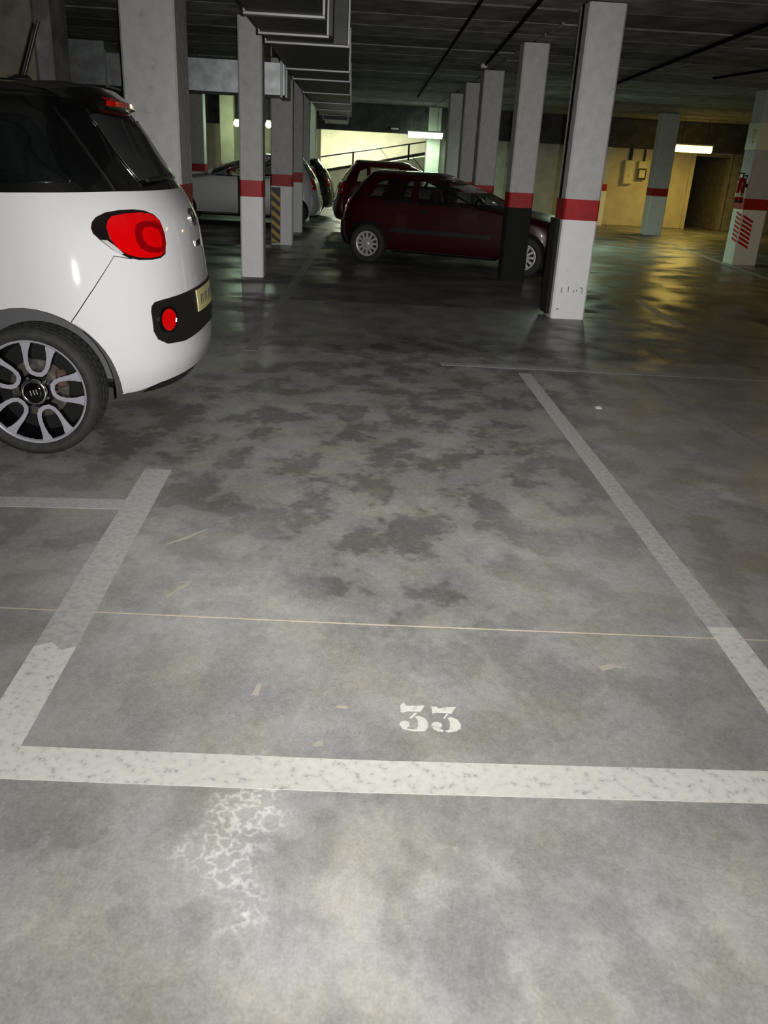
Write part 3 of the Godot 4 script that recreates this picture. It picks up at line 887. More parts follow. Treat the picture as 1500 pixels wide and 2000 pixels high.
		var core := av([[2.5307, .5931], [2.5491, .6073], [2.5937, .6094], [2.6354, .5998], [2.6439, .5729], [2.6364, .5447], [2.5979, .5415], [2.551, .5517], [2.5312, .572]])
		obj("lamp_ring", panel(sh, ring, [core], 0.021, 0.012, 0.02, 0.015, s), M.lens_dark, lamp, "dark red inner ring")
		obj("lamp_core", panel(sh, core, [], 0.018, 0.004, 0.02, 0.015, s), M.lens, lamp)
		obj("chrome_reflector", panel(sh, av([[2.3304, .5737], [2.3575, .5719], [2.3859, .5558], [2.423, .5294], [2.4126, .5281], [2.3814, .5399]]), [], 0.013, 0.01, 0.02, 0.015, s), M.reflector, lamp)
		# red fog lamp in the bumper insert
		var fog := obj("fog_lamp", panel(sh, ring_pts(2.615, 0.2995, 0.050, 0.038, 18), [], 0.014, 0.014, 0.03, 0.02, s), M.lens, car, "oval red rear fog lamp")
		obj("fog_bezel", panel(sh, ring_pts(2.615, 0.2995, 0.062, 0.046, 18), [ring_pts(2.615, 0.2995, 0.050, 0.038, 18)], 0.018, 0.016, 0.03, 0.02, s), M.black_gloss, fog)
		obj("headlamp", panel(sh, sh.poly([[-3.05, 0.92], [-2.75, 0.98], [-2.70, 0.90], [-2.9, 0.80], [-3.1, 0.82]]), [], 0.008, 0.01, 0.04, 0.03, s), M.chrome, car)
		petal_wheel(car, Vector3(0, 0.322, s * 0.782), s)
		petal_wheel(car, Vector3(-2.61, 0.322, s * 0.782), s)
		var mir := obj("wing_mirror", mirror_mesh(Vector3(-1.95, 1.30, 0.97), Vector3(0.14, 0.15, 0.2), s), M.black_paint, car)
		obj("door_handle", box(Vector3(-0.35, 1.03, s * 0.885), Vector3(0.16, 0.025, 0.03), 0.01), M.chrome, car)
	obj("tailgate_glass", panel(sh, av([[2.5933, .9485], [2.6196, .9219], [2.6444, .8487], [2.687, .7742], [2.6988, .7537], [2.824, .7545], [3, .757], [3, .945], [2.8473, .9485], [2.656, .957]]), [], 0.003, 0.003, 0.03, 0.02, 0), M.grey_glass, car)
	obj("windscreen", panel(sh, av([[0.0, .76], [0.8, .74], [0.9, .93], [0.0, .985]]), [], 0.003, 0.006, 0.05, 0.03, 0), M.dark_glass, car)
	var ins := av([[2.5223, .3366], [2.53, .3534], [2.5518, .3656], [2.605, .3699], [2.6828, .3731], [2.8574, .3799], [3, .382], [3, .2215], [2.8814, .2166], [2.7333, .2077], [2.6034, .215], [2.5468, .2364], [2.5227, .2678]])
	obj("bumper_insert", panel(sh, ins, [], 0.006, 0.012, 0.03, 0.02, 0), M.plastic, car, "black band across the rear bumper")
	obj("bumper_lip", panel(sh, av([[2.5, .035], [3, .03], [3, .086], [2.81, .084], [2.69, .080], [2.57, .075]]), [], -0.012, 0.0, 0.04, 0.02, 0), M.plastic, car, "black lower edge of rear bumper")
	var pl := obj("number_plate", panel(sh, av([[2.885, .3705], [3, .3705], [3, .291], [2.885, .291]]), [], 0.010, 0.012, 0.03, 0.03, 0), M.plate, car)
	for z in [-0.16, -0.115, -0.07, 0.0, 0.045, 0.11, 0.155]:
		var p := sh.p(sh.at_z(absf(z) + 0.001, 0.331), 0.331)
		obj("plate_mark", box(Vector3(p.x + 0.0105, p.y, z), Vector3(0.004, 0.055, 0.014)), M.plastic, pl)
	var bq := sh.p(3.0, 0.622)
	obj("tailgate_badge", lathe([Vector2(0.05, -0.004), Vector2(0.05, 0.010), Vector2(0.042, 0.016), Vector2(0.036, 0.010), Vector2(0, 0.013)], 28, Transform3D(Basis(Vector3.BACK, -PI / 2 + 0.2), bq)), M.chrome, car)
	var let := begin()
	for z in [-0.05, -0.017, 0.016, 0.05]:
		var p := sh.p(sh.at_z(absf(z) + 0.001, 0.53), 0.53)
		add_box(let, Vector3(p.x + 0.004, p.y, z), Vector3(0.010, 0.036, 0.018), 0.003)
	obj("tailgate_lettering", let.commit(), M.chrome, car)
	# roof spoiler with the high brake lamp
	var sp := begin()
	var zs := []
	for k in 25:
		zs.append(lerpf(-0.53, 0.53, k / 24.0))
	var prev := []
	for z in zs:
		var b := sh.p(sh.at_z(maxf(absf(z), 0.002), 0.995), 0.995)
		var e := 1.0 - pow(absf(z) / 0.60, 4.0)
		var x := b.x
		var ry := 1.665 + 0.085 * sqrt(maxf(0.0, 1.0 - z * z / 0.40))
		var cur := [Vector3(x - 0.20, ry + 0.004, z), Vector3(x - 0.05, ry - 0.018, z), Vector3(x + 0.012 + 0.028 * e, 1.672 - 0.02 * absf(z), z), Vector3(x + 0.010 + 0.026 * e, 1.652 - 0.02 * absf(z), z), Vector3(x - 0.05, 1.61, z)]
		if prev.size():
			for j in 4:
				var mid: Vector3 = (cur[0] + cur[4]) / 2
				flat(sp, [prev[j], cur[j], cur[j + 1], prev[j + 1]], mid - Vector3(0.02, 0.02, 0))
		prev = cur
	var spo := obj("roof_spoiler", sp.commit(), M.black_paint, car)
	var bl := begin()
	prev = []
	for k in 13:
		var z := lerpf(-0.30, 0.30, k / 12.0)
		var b := sh.p(sh.at_z(maxf(absf(z), 0.002), 0.995), 0.995)
		var e := 1.0 - pow(absf(z) / 0.60, 4.0)
		var x := b.x + 0.012 + 0.028 * e
		var cur := [Vector3(x - 0.022, 1.690 - 0.02 * absf(z), z), Vector3(x + 0.003, 1.674 - 0.02 * absf(z), z), Vector3(x + 0.002, 1.651 - 0.02 * absf(z), z), Vector3(x - 0.03, 1.646 - 0.02 * absf(z), z)]
		if prev.size():
			for j in 3:
				flat(bl, [prev[j], cur[j], cur[j + 1], prev[j + 1]], Vector3(x - 0.05, 1.66, z))
		prev = cur
	obj("brake_lamp", bl.commit(), M.lens, spo, "red high brake lamp strip")
	# wiper, aerial
	var wp := []
	for k in 6:
		var z := lerpf(0.02, 0.40, k / 5.0)
		var vv := lerpf(0.762, 0.748, k / 5.0)
		var a := sh.at_z(z, vv)
		wp.append(sh.p(a, vv) + sh.n(a, vv) * 0.022)
	obj("rear_wiper", tube(wp, 0.011), M.plastic, car)
	var an := obj("aerial", tube([Vector3(-0.20, 1.735, 0), Vector3(-0.085, 2.03, 0)], 0.009), M.plastic, car)
	obj("aerial_base", box(Vector3(-0.20, 1.757, 0), Vector3(0.10, 0.045, 0.06), 0.018), M.plastic, an)
	for s in [1.0, -1.0]:
		obj("wheel_arch_liner", arch_liner(0, 0.335, ar + 0.004, 0.50, 0.868, s), M.liner, car)
		obj("wheel_arch_liner", arch_liner(-2.61, 0.335, ar + 0.004, 0.50, 0.868, s), M.liner, car)
	obj("underbody", span(Vector3(-3.1, 0.25, -0.48), Vector3(0.36, 0.42, 0.48), 0.04), M.plastic, car)
	obj("sill", span(Vector3(-2.15, 0.20, -0.80), Vector3(-0.46, 0.33, 0.80), 0.04), M.plastic, car)

func ring_pts(ca: float, cv: float, ra: float, rv: float, n: int) -> PackedVector2Array:
	var o := PackedVector2Array()
	for k in n:
		o.append(Vector2(ca + ra * cos(TAU * k / n), cv + rv * sin(TAU * k / n)))
	return o

# ---------------------------------------------------------------- background hatchbacks
func build_hatch(label: String, group: String, at: Vector3, turn: float, m: Material, o: Dictionary) -> void:
	var k: float = o.get("tall", 1.0)
	var wb: float = o.get("wheelbase", 2.45)
	var sh := Shell.new()
	sh.Y = [.18, .30, .45, .60, .74, .86, .94, 1.08, 1.22, 1.31].map(func(y): return y * k)
	sh.table("XR", [.45, .56, .60, .59, .56, .53, .49, .40, .28, .18].map(func(x): return x - o.get("tail", 0.0)))
	sh.table("XF", [-.58, -.67, -.70, -.68, -.60, -.15, .35, .72, 1.12, 1.40].map(func(x): return x - wb))
	sh.table("W", [.74, .80, .82, .825, .82, .81, .795, .73, .665, .61])
	sh.table("LR", [.45, .5, .5, .5, .5, .5, .5, .45, .4, .35])
	sh.table("LF", [.6, .6, .6, .6, .6, .6, .6, .55, .5, .45])
	sh.nr = 2.9; sh.nf = 2.5; sh.crown = 0.07 * k; sh.rxr = 0.1; sh.rxf = 0.3
	var R: float = o.get("tyre", 0.285)
	var car := thing("parked_car", label, "car", at, turn, group)
	var ar := R + 0.055
	var holes := [circle_poly(sh, 0, R + 0.01, ar, 28), circle_poly(sh, -wb, R + 0.01, ar, 28)]
	var b := 0.92 * k
	var t := 1.265 * k
	var wins := []
	if o.get("doors", 3) == 3:
		wins = [[[0.02, b + .04], [-0.10, t - .06], [-0.25, t], [-0.66, t], [-0.70, b]], [[-0.78, b], [-0.76, t], [-1.22, t], [-1.45, t - .08], [-1.86, b + .02], [-1.86, b]]]
	else:
		wins = [[[0.14, b + .05], [0.06, t - .08], [-0.10, t - .02], [-0.12, b]], [[-0.17, b], [-0.16, t], [-0.82, t], [-0.84, b]], [[-0.92, b], [-0.90, t], [-1.28, t], [-1.5, t - .08], [-1.95, b + .02], [-1.95, b]]]
	var wp := []
	for w in wins:
		wp.append(sh.poly(w))
	var vb: float = (b - sh.Y[0]) / (sh.Y[-1] - sh.Y[0])
	var vt: float = (t - sh.Y[0]) / (sh.Y[-1] - sh.Y[0])
	var back := av([[2.45, vb + 0.03], [3, vb + 0.03], [3, vt - 0.02], [2.5, vt - 0.04]])
	var front := av([[0, vb + 0.02], [0.80, vb + 0.02], [0.86, vt - 0.03], [0, vt + 0.02]])
	var all := holes.duplicate()
	all.append_array(wp)
	all.append(back)
	all.append(front)
	obj("body", panel(sh, av([[0, .04], [3, .06], [3, 1.999], [0, 1.999]]), all, 0.0, 0.03, 0.06, 0.04, 0), m, car)
	for s in [1, -1]:
		for w in wp:
			obj("side_window", panel(sh, w, [], -0.006, 0.0, 0.1, 0.08, s), M.pane, car)
		var lampm := obj("tail_lamp", panel(sh, av(o.get("lamp", [[2.42, .50], [2.62, .49], [2.62, .66], [2.45, .68]])), [], 0.006, 0.014, 0.05, 0.04, s), M.lens, car)
		obj("reversing_lens", panel(sh, av([[2.46, .55], [2.58, .55], [2.58, .58], [2.46, .58]]), [], 0.012, 0.01, 0.05, 0.04, s), M.chrome, lampm)
		obj("headlamp", panel(sh, av([[0.25, .36], [0.75, .38], [0.75, .46], [0.3, .46]]), [], 0.006, 0.014, 0.06, 0.04, s), M.chrome, car)
		if o.get("moulding", true): obj("side_moulding", panel(sh, sh.poly([[-0.38, 0.50 * k], [-0.38, 0.56 * k], [-1.95, 0.56 * k], [-1.95, 0.50 * k]]), [], 0.012, 0.012, 0.1, 0.05, s), M.plastic, car)
		obj("door_handle", box(Vector3(-0.92, 0.82 * k, s * 0.82), Vector3(0.14, 0.03, 0.03), 0.01), M.plastic, car)
		obj("wing_mirror", mirror_mesh(Vector3(-1.78, 1.0 * k, 0.90), Vector3(0.12, 0.13, 0.18), s), o.get("mirror", M.plastic), car)
		cap_wheel(car, Vector3(0, R, s * 0.715), s, R, o.get("spokes", 9), M.hubcap)
		cap_wheel(car, Vector3(-wb, R, s * 0.715), s, R, o.get("spokes", 9), M.hubcap)
		seat(car, -1.15, s * 0.36, 0.48 * k, 0.92 * k)
	obj("rear_seat", box(Vector3(-0.25, 0.70 * k, 0), Vector3(0.16, 0.50 * k, 1.2), 0.05), M.seat, car)
	obj("dashboard", box(Vector3(-wb + 0.75, 0.82 * k, 0), Vector3(0.45, 0.2, 1.3), 0.06), M.seat, car)
	obj("steering_wheel", lathe([Vector2(0.17, -0.015), Vector2(0.185, 0), Vector2(0.17, 0.015), Vector2(0.155, 0), Vector2(0.17, -0.015)], 24, Transform3D(Basis(Vector3.BACK, -1.1), Vector3(-wb + 1.05, 0.90 * k, 0.36)), true), M.seat, car)
	obj("rear_window", panel(sh, back, [], -0.006, 0.0, 0.1, 0.08, 0), M.pane, car)
	obj("windscreen", panel(sh, front, [], -0.006, 0.0, 0.1, 0.08, 0), M.pane, car)
	obj("rear_bumper", panel(sh, av([[2.30, .08], [3, .08], [3, .38], [2.36, .38]]), [], 0.02, 0.03, 0.05, 0.05, 0), o.get("bumper", m), car)
	obj("number_plate", panel(sh, av([[2.84, .20], [3, .20], [3, .30], [2.84, .30]]), [], 0.032, 0.01, 0.05, 0.05, 0), M.plate, car)
	for s in [1.0, -1.0]:
		obj("wheel_arch_liner", arch_liner(0, R + 0.01, ar + 0.004, 0.5, 0.80, s), M.gap, car)
		obj("wheel_arch_liner", arch_liner(-wb, R + 0.01, ar + 0.004, 0.5, 0.80, s), M.gap, car)
	obj("cabin_floor", span(Vector3(-wb - 0.35, 0.20, -0.60), Vector3(0.32, 0.42, 0.60), 0.03), M.gap, car)
	obj("sill", span(Vector3(-wb + 0.40, 0.19, -0.76), Vector3(-0.40, 0.32, 0.76), 0.03), M.plastic, car)
	obj("aerial", tube([Vector3(-0.6, 1.36 * k, 0), Vector3(-0.35, 1.62 * k, 0)], 0.006, 6), M.plastic, car)

# ---------------------------------------------------------------- pillars and ceiling
const CEIL := 2.93
func post(w: float, depth: float, y0: float, y1: float, ch: float) -> ArrayMesh:
	var a := w / 2
	var b := depth / 2
	return prism(PackedVector2Array([Vector2(-a + ch, -b), Vector2(a - ch, -b), Vector2(a, -b + ch), Vector2(a, b - ch), Vector2(a - ch, b), Vector2(-a + ch, b), Vector2(-a, b - ch), Vector2(-a, -b + ch)]), y1 - y0, Transform3D(Basis(Vector3.RIGHT, -PI / 2), Vector3(0, y0, 0)))

func pillar(label: String, x0: float, x1: float, z: float, depth: float, o := {}) -> Node3D:
	var c := Vector3((x0 + x1) / 2, 0, z - depth / 2)
	var w := x1 - x0
	var p := thing("pillar", label, "pillar", c, 0.0, "painted concrete pillars")
	var b0: float = o.get("b0", 0.97)
	var b1: float = o.get("b1", 1.16)
	var ch := 0.018
	obj("painted_base", post(w, depth, 0, b0, ch), o.get("base", M.pillar_white), p)
	obj("red_band", post(w + 0.002, depth + 0.002, b0, b1, ch), M.band, p, "red painted band")
	obj("shaft", post(w, depth, b1, CEIL, ch), o.get("shaft", M.shaft), p)
	return p

func build_pillars() -> void:
	var pl := pillar("wide grey pillar standing behind the white car's tail", -2.10, -1.61, -8.5, 0.60)
	obj("conduit", tube([Vector3(-0.262, 0.0, 0.14), Vector3(-0.262, CEIL, 0.14)], 0.014), M.conduit, pl)
	pillar("slim pillar with red band standing clear left of the empty lane", -1.385, -1.10, -11.08, 0.32)
	var p3 := pillar("pillar with a yellow and black hazard strip on its base", -1.40, -1.03, -15.5, 0.36)
	var hs := Node3D.new()
	hs.name = "hazard_strip"
	p3.add_child(hs)
	hs.position = Vector3(-0.185, 0.02, 0.181)
	obj("strip_board", span(Vector3(0.005, 0.0, 0), Vector3(0.165, 0.93, 0.006)), M.hazard_black, hs, "black hazard board")
	for k in 6:
		obj("yellow_stripe", prism(PackedVector2Array([Vector2(0.01, 0.10 + k * 0.155), Vector2(0.01, 0.03 + k * 0.155), Vector2(0.16, maxf(0.0, -0.09 + k * 0.155)), Vector2(0.16, maxf(0.01, -0.02 + k * 0.155))]), 0.003, Transform3D(Basis(), Vector3(0, 0, 0.006))), M.hazard_yellow, hs)
	pillar("pillar half hidden directly behind the hazard-strip pillar", -1.38, -1.02, -18.35, 0.36)
	pillar("thin-looking pillar left of the ramp opening behind the pale car", -1.40, -1.05, -21.9, 0.36)
	pillar("farthest pillar of the left row beside the ramp opening", -1.38, -1.05, -25.6, 0.36)
	pillar("dark pillar behind the pale car's bonnet seen between two pillars", -4.35, -3.85, -23.6, 0.4)
	pillar("lit pillar just left of the two small far lamps", -3.70, -3.32, -25.4, 0.36, {"shaft": M.wall_cream})
	var pr := pillar("big right-hand pillar with scuffed white base in front of the maroon car", 2.17, 2.53, -8.92, 0.38, {"b0": 1.0, "b1": 1.20})
	obj("foam_pad", span(Vector3(-0.225, 0.03, -0.19), Vector3(-0.182, 1.0, 0.10), 0.008), M.foam, pr, "black foam pad on the side of the base")
	obj("conduit", tube([Vector3(-0.197, 1.2, 0.02), Vector3(-0.197, CEIL, 0.02)], 0.012), M.conduit, pr)
	for s in [[-0.10, 0.30, 0.012, 0.05], [-0.03, 0.31, 0.010, 0.06], [0.03, 0.29, 0.008, 0.035], [0.06, 0.30, 0.012, 0.02], [0.105, 0.33, 0.022, 0.012], [0.118, 0.30, 0.008, 0.06], [-0.12, 0.10, 0.02, 0.02]]:
		obj("scuff_mark", box(Vector3(s[0], s[1], 0.1905), Vector3(s[2], s[3], 0.002)), M.scuff, pr)
	pillar("pillar whose base is wrapped in black foam beside the maroon car", 2.12, 2.45, -11.88, 0.34, {"base": M.foam})
	pillar("third pillar of the right row behind the maroon car", 2.13, 2.47, -15.4, 0.36)
	pillar("fourth pillar of the right row behind the maroon car", 2.14, 2.48, -17.85, 0.36)
	pillar("fifth pillar of the right row nearest the far lamp", 2.14, 2.50, -20.6, 0.36)
	pillar("green-lit pillar directly under the far white tube lamp", 2.12, 2.52, -26.2, 0.36, {"shaft": M.wall})
	var yp := pillar("pillar with white base in front of the yellow-lit wall", 7.83, 8.28, -23.0, 0.40)
	pillar("small dark-topped pillar left of the wall cabinets", 7.15, 7.55, -26.15, 0.40)
	var lc := thing("pillar", "rough board-marked concrete pillar behind the white car's roof", "pillar", Vector3(-3.30, 0, -9.8), 0, "painted concrete pillars")
	obj("shaft", span(Vector3(-0.60, 0, -0.3), Vector3(0.10, CEIL, 0.3), 0.02), M.wall_rough, lc)
	obj("corner_strip", span(Vector3(0.10, 0, -0.3), Vector3(0.27, CEIL, 0.26), 0.02), M.ceiling, lc)
	# pillar with the fire extinguisher
	var pe := pillar("far right pillar carrying a fire extinguisher and red hatched marking", 7.17, 7.62, -15.9, 0.46)
	for k in 7:
		obj("red_stripe", prism(PackedVector2Array([Vector2(-0.205, 0.39 + k * 0.075), Vector2(-0.205, 0.435 + k * 0.075), Vector2(0.0, 0.335 + k * 0.075), Vector2(0.0, 0.29 + k * 0.075)]), 0.003, Transform3D(Basis(), Vector3(0, 0, 0.2295))), M.sign_red, pe)
		obj("red_stripe", prism(PackedVector2Array([Vector2(-0.02, 0.44 + k * 0.075), Vector2(-0.02, 0.485 + k * 0.075), Vector2(0.208, 0.435 + k * 0.075), Vector2(0.208, 0.39 + k * 0.075)]), 0.003, Transform3D(Basis(Vector3.UP, -PI / 2), Vector3(-0.2265, 0, 0))), M.sign_red, pe)
	var sg := obj("sign_panel", span(Vector3(-0.232, 1.98, -0.232), Vector3(0.232, 2.42, 0.232), 0.004), M.sign_white, pe, "cream panel round the top of the pillar with a red mark")
	for f in [Transform3D(Basis(Vector3.UP, -PI / 2), Vector3(-0.231, 2.20, 0.06))]:
		var rs := begin()
		for q in 24:
			var t0 := TAU * q / 24
			var t1 := TAU * (q + 1) / 24
			var a0: Vector3 = f * Vector3(0.055 * cos(t0), 0.12 * sin(t0), 0.003)
			var a1: Vector3 = f * Vector3(0.055 * cos(t1), 0.12 * sin(t1), 0.003)
			var b0: Vector3 = f * Vector3(0.035 * cos(t0), 0.095 * sin(t0), 0.003)
			var b1: Vector3 = f * Vector3(0.035 * cos(t1), 0.095 * sin(t1), 0.003)
			flat(rs, [a0, a1, b1, b0], f * Vector3(0, 0, -0.1))
		obj("red_mark", rs.commit(), M.sign_red, sg)
	var ex := thing("fire_extinguisher", "red fire extinguisher hung on the far right pillar", "extinguisher", Vector3(7.06, 1.08, -15.95))
	obj("cylinder", lathe([Vector2(0, 0.02), Vector2(0.07, 0.02), Vector2(0.075, 0.04), Vector2(0.075, 0.36), Vector2(0.055, 0.41), Vector2(0.025, 0.43), Vector2(0, 0.43)], 28, Transform3D.IDENTITY, true), M.ext_red, ex)
	obj("foot", lathe([Vector2(0, 0), Vector2(0.078, 0), Vector2(0.078, 0.05), Vector2(0, 0.05)], 28), M.plastic, ex)
	obj("label_band", lathe([Vector2(0.0765, 0.10), Vector2(0.0765, 0.17)], 28), M.sign_white, ex)
	obj("valve", box(Vector3(0, 0.46, 0), Vector3(0.04, 0.07, 0.05), 0.01), M.chrome, ex)
	obj("handle", box(Vector3(-0.03, 0.50, 0), Vector3(0.13, 0.018, 0.025), 0.005), M.plastic, ex)
	obj("hose", tube([Vector3(0.02, 0.46, 0.02), Vector3(0.04, 0.47, 0.09), Vector3(0.02, 0.38, 0.11), Vector3(0.0, 0.20, 0.10), Vector3(0, 0.12, 0.095)], 0.011), M.plastic, ex)
	obj("bracket", box(Vector3(0.085, 0.30, 0), Vector3(0.04, 0.06, 0.10), 0.005), M.dark_metal, ex)

func build_ceiling() -> void:
	var ce := struct("ceiling", span(Vector3(-10, CEIL + 0.10, -34), Vector3(15, CEIL + 0.3, 5)), M.slab, "dark ribbed concrete ceiling")
	var pm := span(Vector3(0, 0, 0), Vector3(2.42, 0.10, 0.86), 0.012)
	var z := 4.9
	var r := 0
	while z > -26.0:
		for c in 10:
			var o := obj("ceiling_panel", pm, [M.ceiling, M.ceiling_dark, M.ceiling][(r * 7 + c * 3) % 3], ce)
			o.position = Vector3(-10 + c * 2.45, CEIL + 0.003 * ((r * 5 + c * 11) % 4), z - 0.86)
		z -= 0.90
		r += 1
	var bm := struct("trim_1", span(Vector3(2.55, 2.17, -26.45), Vector3(14.9, CEIL, -26.05), 0.01), M.beam, "dark concrete beam over the far right wall")
	struct("trim_2", span(Vector3(-9.9, 2.22, -26.55), Vector3(2.55, CEIL, -26.2), 0.01), M.beam, "dark concrete beam over the ramp opening")

func duct_piece(parent: Node, a: Vector3, b: Vector3, flange: bool) -> void:
	var d := obj("duct_section", span(a, b, 0.004), M.duct, parent)
	if flange:
		for zz in [a.z, b.z]:
			var st := begin()
			var e := 0.02
			var lo := Vector3(minf(a.x, b.x), minf(a.y, b.y), zz)
			var hi := Vector3(maxf(a.x, b.x), maxf(a.y, b.y), zz)
			add_box(st, Vector3((lo.x + hi.x) / 2, lo.y - e / 2, zz), Vector3(hi.x - lo.x + 2 * e, e, 0.035), 0.003)
			add_box(st, Vector3((lo.x + hi.x) / 2, hi.y + e / 2, zz), Vector3(hi.x - lo.x + 2 * e, e, 0.035), 0.003)
			add_box(st, Vector3(lo.x - e / 2, (lo.y + hi.y) / 2, zz), Vector3(e, hi.y - lo.y, 0.035), 0.003)
			add_box(st, Vector3(hi.x + e / 2, (lo.y + hi.y) / 2, zz), Vector3(e, hi.y - lo.y, 0.035), 0.003)
			obj("flange", st.commit(), M.metal_edge, d)

func build_ducts() -> void:
	var d := thing("ventilation_duct", "long galvanised duct running along the ceiling towards the ramp", "duct", Vector3.ZERO)
	var zz := [-3.6, -5.2, -6.93, -7.96]
	for k in 3:
		duct_piece(d, Vector3(-0.80, 2.40, zz[k + 1] + 0.018), Vector3(-0.25, 2.80, zz[k] - 0.018), true)
	duct_piece(d, Vector3(-0.80, 2.40, -8.45), Vector3(-0.20, 2.80, -7.98), false)
	zz = [-8.5, -10.9, -12.2, -14.6, -17.0, -19.4, -21.6]
	for k in 6:
		duct_piece(d, Vector3(-0.80, 2.40, zz[k + 1] + 0.018), Vector3(-0.08, 2.82, zz[k] - 0.018), true)
	duct_piece(d, Vector3(-0.72, 2.30, -23.6), Vector3(-0.16, 2.66, -21.65), true)
	for z in [-5.0, -9.6, -13.2, -18.0]:
		obj("hanger_rod", tube([Vector3(-0.86, 2.38, z), Vector3(-0.86, CEIL, z)], 0.006, 6), M.metal_edge, d)
	var c := thing("ventilation_duct", "cross duct with pale front behind the slim pillar", "duct", Vector3.ZERO)
	obj("duct_section", span(Vector3(-3.0, 2.14, -12.0), Vector3(-0.86, 2.50, -11.45), 0.004), M.metal, c)
	obj("duct_section", span(Vector3(-6.5, 2.14, -12.0), Vector3(-3.02, 2.62, -11.45), 0.004), M.metal, c)
	for x in [-0.84, -0.90, -3.01]:
		obj("flange", span(Vector3(x - 0.014, 2.115, -12.02), Vector3(x + 0.014, 2.525, -11.425), 0.003), M.metal_edge, c)
	obj("hanger_rod", tube([Vector3(-2.2, 2.5, -11.7), Vector3(-2.2, CEIL, -11.7)], 0.006, 6), M.metal_edge, c)
	obj("hanger_rod", tube([Vector3(-4.6, 2.6, -11.7), Vector3(-4.6, CEIL, -11.7)], 0.006, 6), M.metal_edge, c)
	# conduits under the ceiling
	var y := CEIL - 0.03
	tag(obj("conduit_pipe", tube([Vector3(1.55, y, -6.5), Vector3(1.66, y, -8.4), Vector3(1.99, y, -14.29)], 0.022), M.conduit), "dark conduit slanting across the ceiling to a pale junction box", "pipe", "ceiling conduits")
	tag(obj("conduit_pipe", tube([Vector3(1.10, y, -6.5), Vector3(1.24, y, -12.0), Vector3(1.5, y, -22.0)], 0.018), M.conduit), "thin conduit along the ceiling between duct and pillars", "pipe", "ceiling conduits")
	tag(obj("conduit_pipe", tube([Vector3(3.75, y, -7.0), Vector3(4.05, y, -9.1), Vector3(4.62, y, -17.4)], 0.024), M.conduit), "long conduit from the top right edge to behind the right pillar", "pipe", "ceiling conduits")
	tag(obj("conduit_pipe", tube([Vector3(2.1, y, -7.98), Vector3(3.60, y, -7.9)], 0.018), M.conduit), "conduit crossing sideways at the top of the right pillar", "pipe", "ceiling conduits")
	tag(obj("conduit_pipe", tube([Vector3(6.6, y, -9.0), Vector3(5.75, y, -12.9), Vector3(5.55, y, -14.3)], 0.02), M.conduit), "short conduit near the right edge by the warm ceiling glow", "pipe", "ceiling conduits")
	tag(obj("junction_box", box(Vector3(1.97, y - 0.02, -14.35), Vector3(0.10, 0.06, 0.10), 0.012), M.plastic_pale), "small pale junction box at the end of the ceiling conduit", "box")

# ---------------------------------------------------------------- lamps
func tube_lamp(label: String, at: Vector3, length: float, turn: float, col: Color, energy: float, glow: float, drop: float, rad := 0.05) -> void:
	var t := thing("tube_lamp", label, "lamp", at, turn, "fluorescent tube lamps")
	obj("fitting", box(Vector3(0, 0.055, 0), Vector3(length + 0.08, 0.045, 0.16), 0.01), M.plastic_pale, t)
	var gm := mat(Color(0.9, 0.9, 0.9), 0.4)
	gm.emission_enabled = true
	gm.emission = col
	gm.emission_energy_multiplier = glow
	obj("tube_light", lathe([Vector2(0, -length / 2), Vector2(rad, -length / 2), Vector2(rad, length / 2), Vector2(0, length / 2)], 16, Transform3D(Basis(Vector3.BACK, PI / 2), Vector3(0, 0.03 - rad, 0))), gm, t)
	for s in [-1.0, 1.0]:
		obj("end_cap", box(Vector3(s * (length / 2 + 0.015), -0.01, 0), Vector3(0.03, 0.10, 0.11), 0.01), M.plastic_pale, t)
		if drop > 0.05:
			obj("hanger_rod", tube([Vector3(s * length * 0.35, 0.07, 0), Vector3(s * length * 0.35, 0.07 + drop, 0)], 0.006, 6), M.dark_metal, t)
	var l := AreaLight3D.new()
	l.area_size = Vector2(length, 0.10)
	l.light_color = col
	l.light_energy = energy
	l.area_range = 60.0
	l.shadow_enabled = true
	l.name = "tube_glow"
	t.add_child(l)
	l.rotation.x = -PI / 2
	l.position = Vector3(0, 0.015 - rad * 2.0, 0)

func globe_lamp(label: String, at: Vector3, col: Color) -> void:
	var t := thing("globe_lamp", label, "lamp", at, 0.0, "round far lamps")
	var gm := mat(Color(0.9, 0.9, 0.9), 0.4)
	gm.emission_enabled = true
	gm.emission = col
	gm.emission_energy_multiplier = 9.0
	var prof := []
	for k in 13:
		prof.append(Vector2(0.085 * sin(PI * k / 12.0), -0.085 * cos(PI * k / 12.0)))
	obj("globe_light", lathe(prof, 20, Transform3D.IDENTITY, true), gm, t)
	obj("lamp_base", lathe([Vector2(0.05, 0.07), Vector2(0.06, 0.10), Vector2(0.0, 0.12)], 16), M.plastic_pale, t)
	obj("pendant_rod", tube([Vector3(0, 0.11, 0), Vector3(0, CEIL - at.y, 0)], 0.008, 6), M.dark_metal, t)
	var l := OmniLight3D.new()
	l.name = "globe_glow"
	l.light_color = col
	l.light_energy = 0.5
	l.omni_range = 60.0
	l.omni_attenuation = 2.0
	l.light_size = 0.08
	l.shadow_enabled = true
	t.add_child(l)

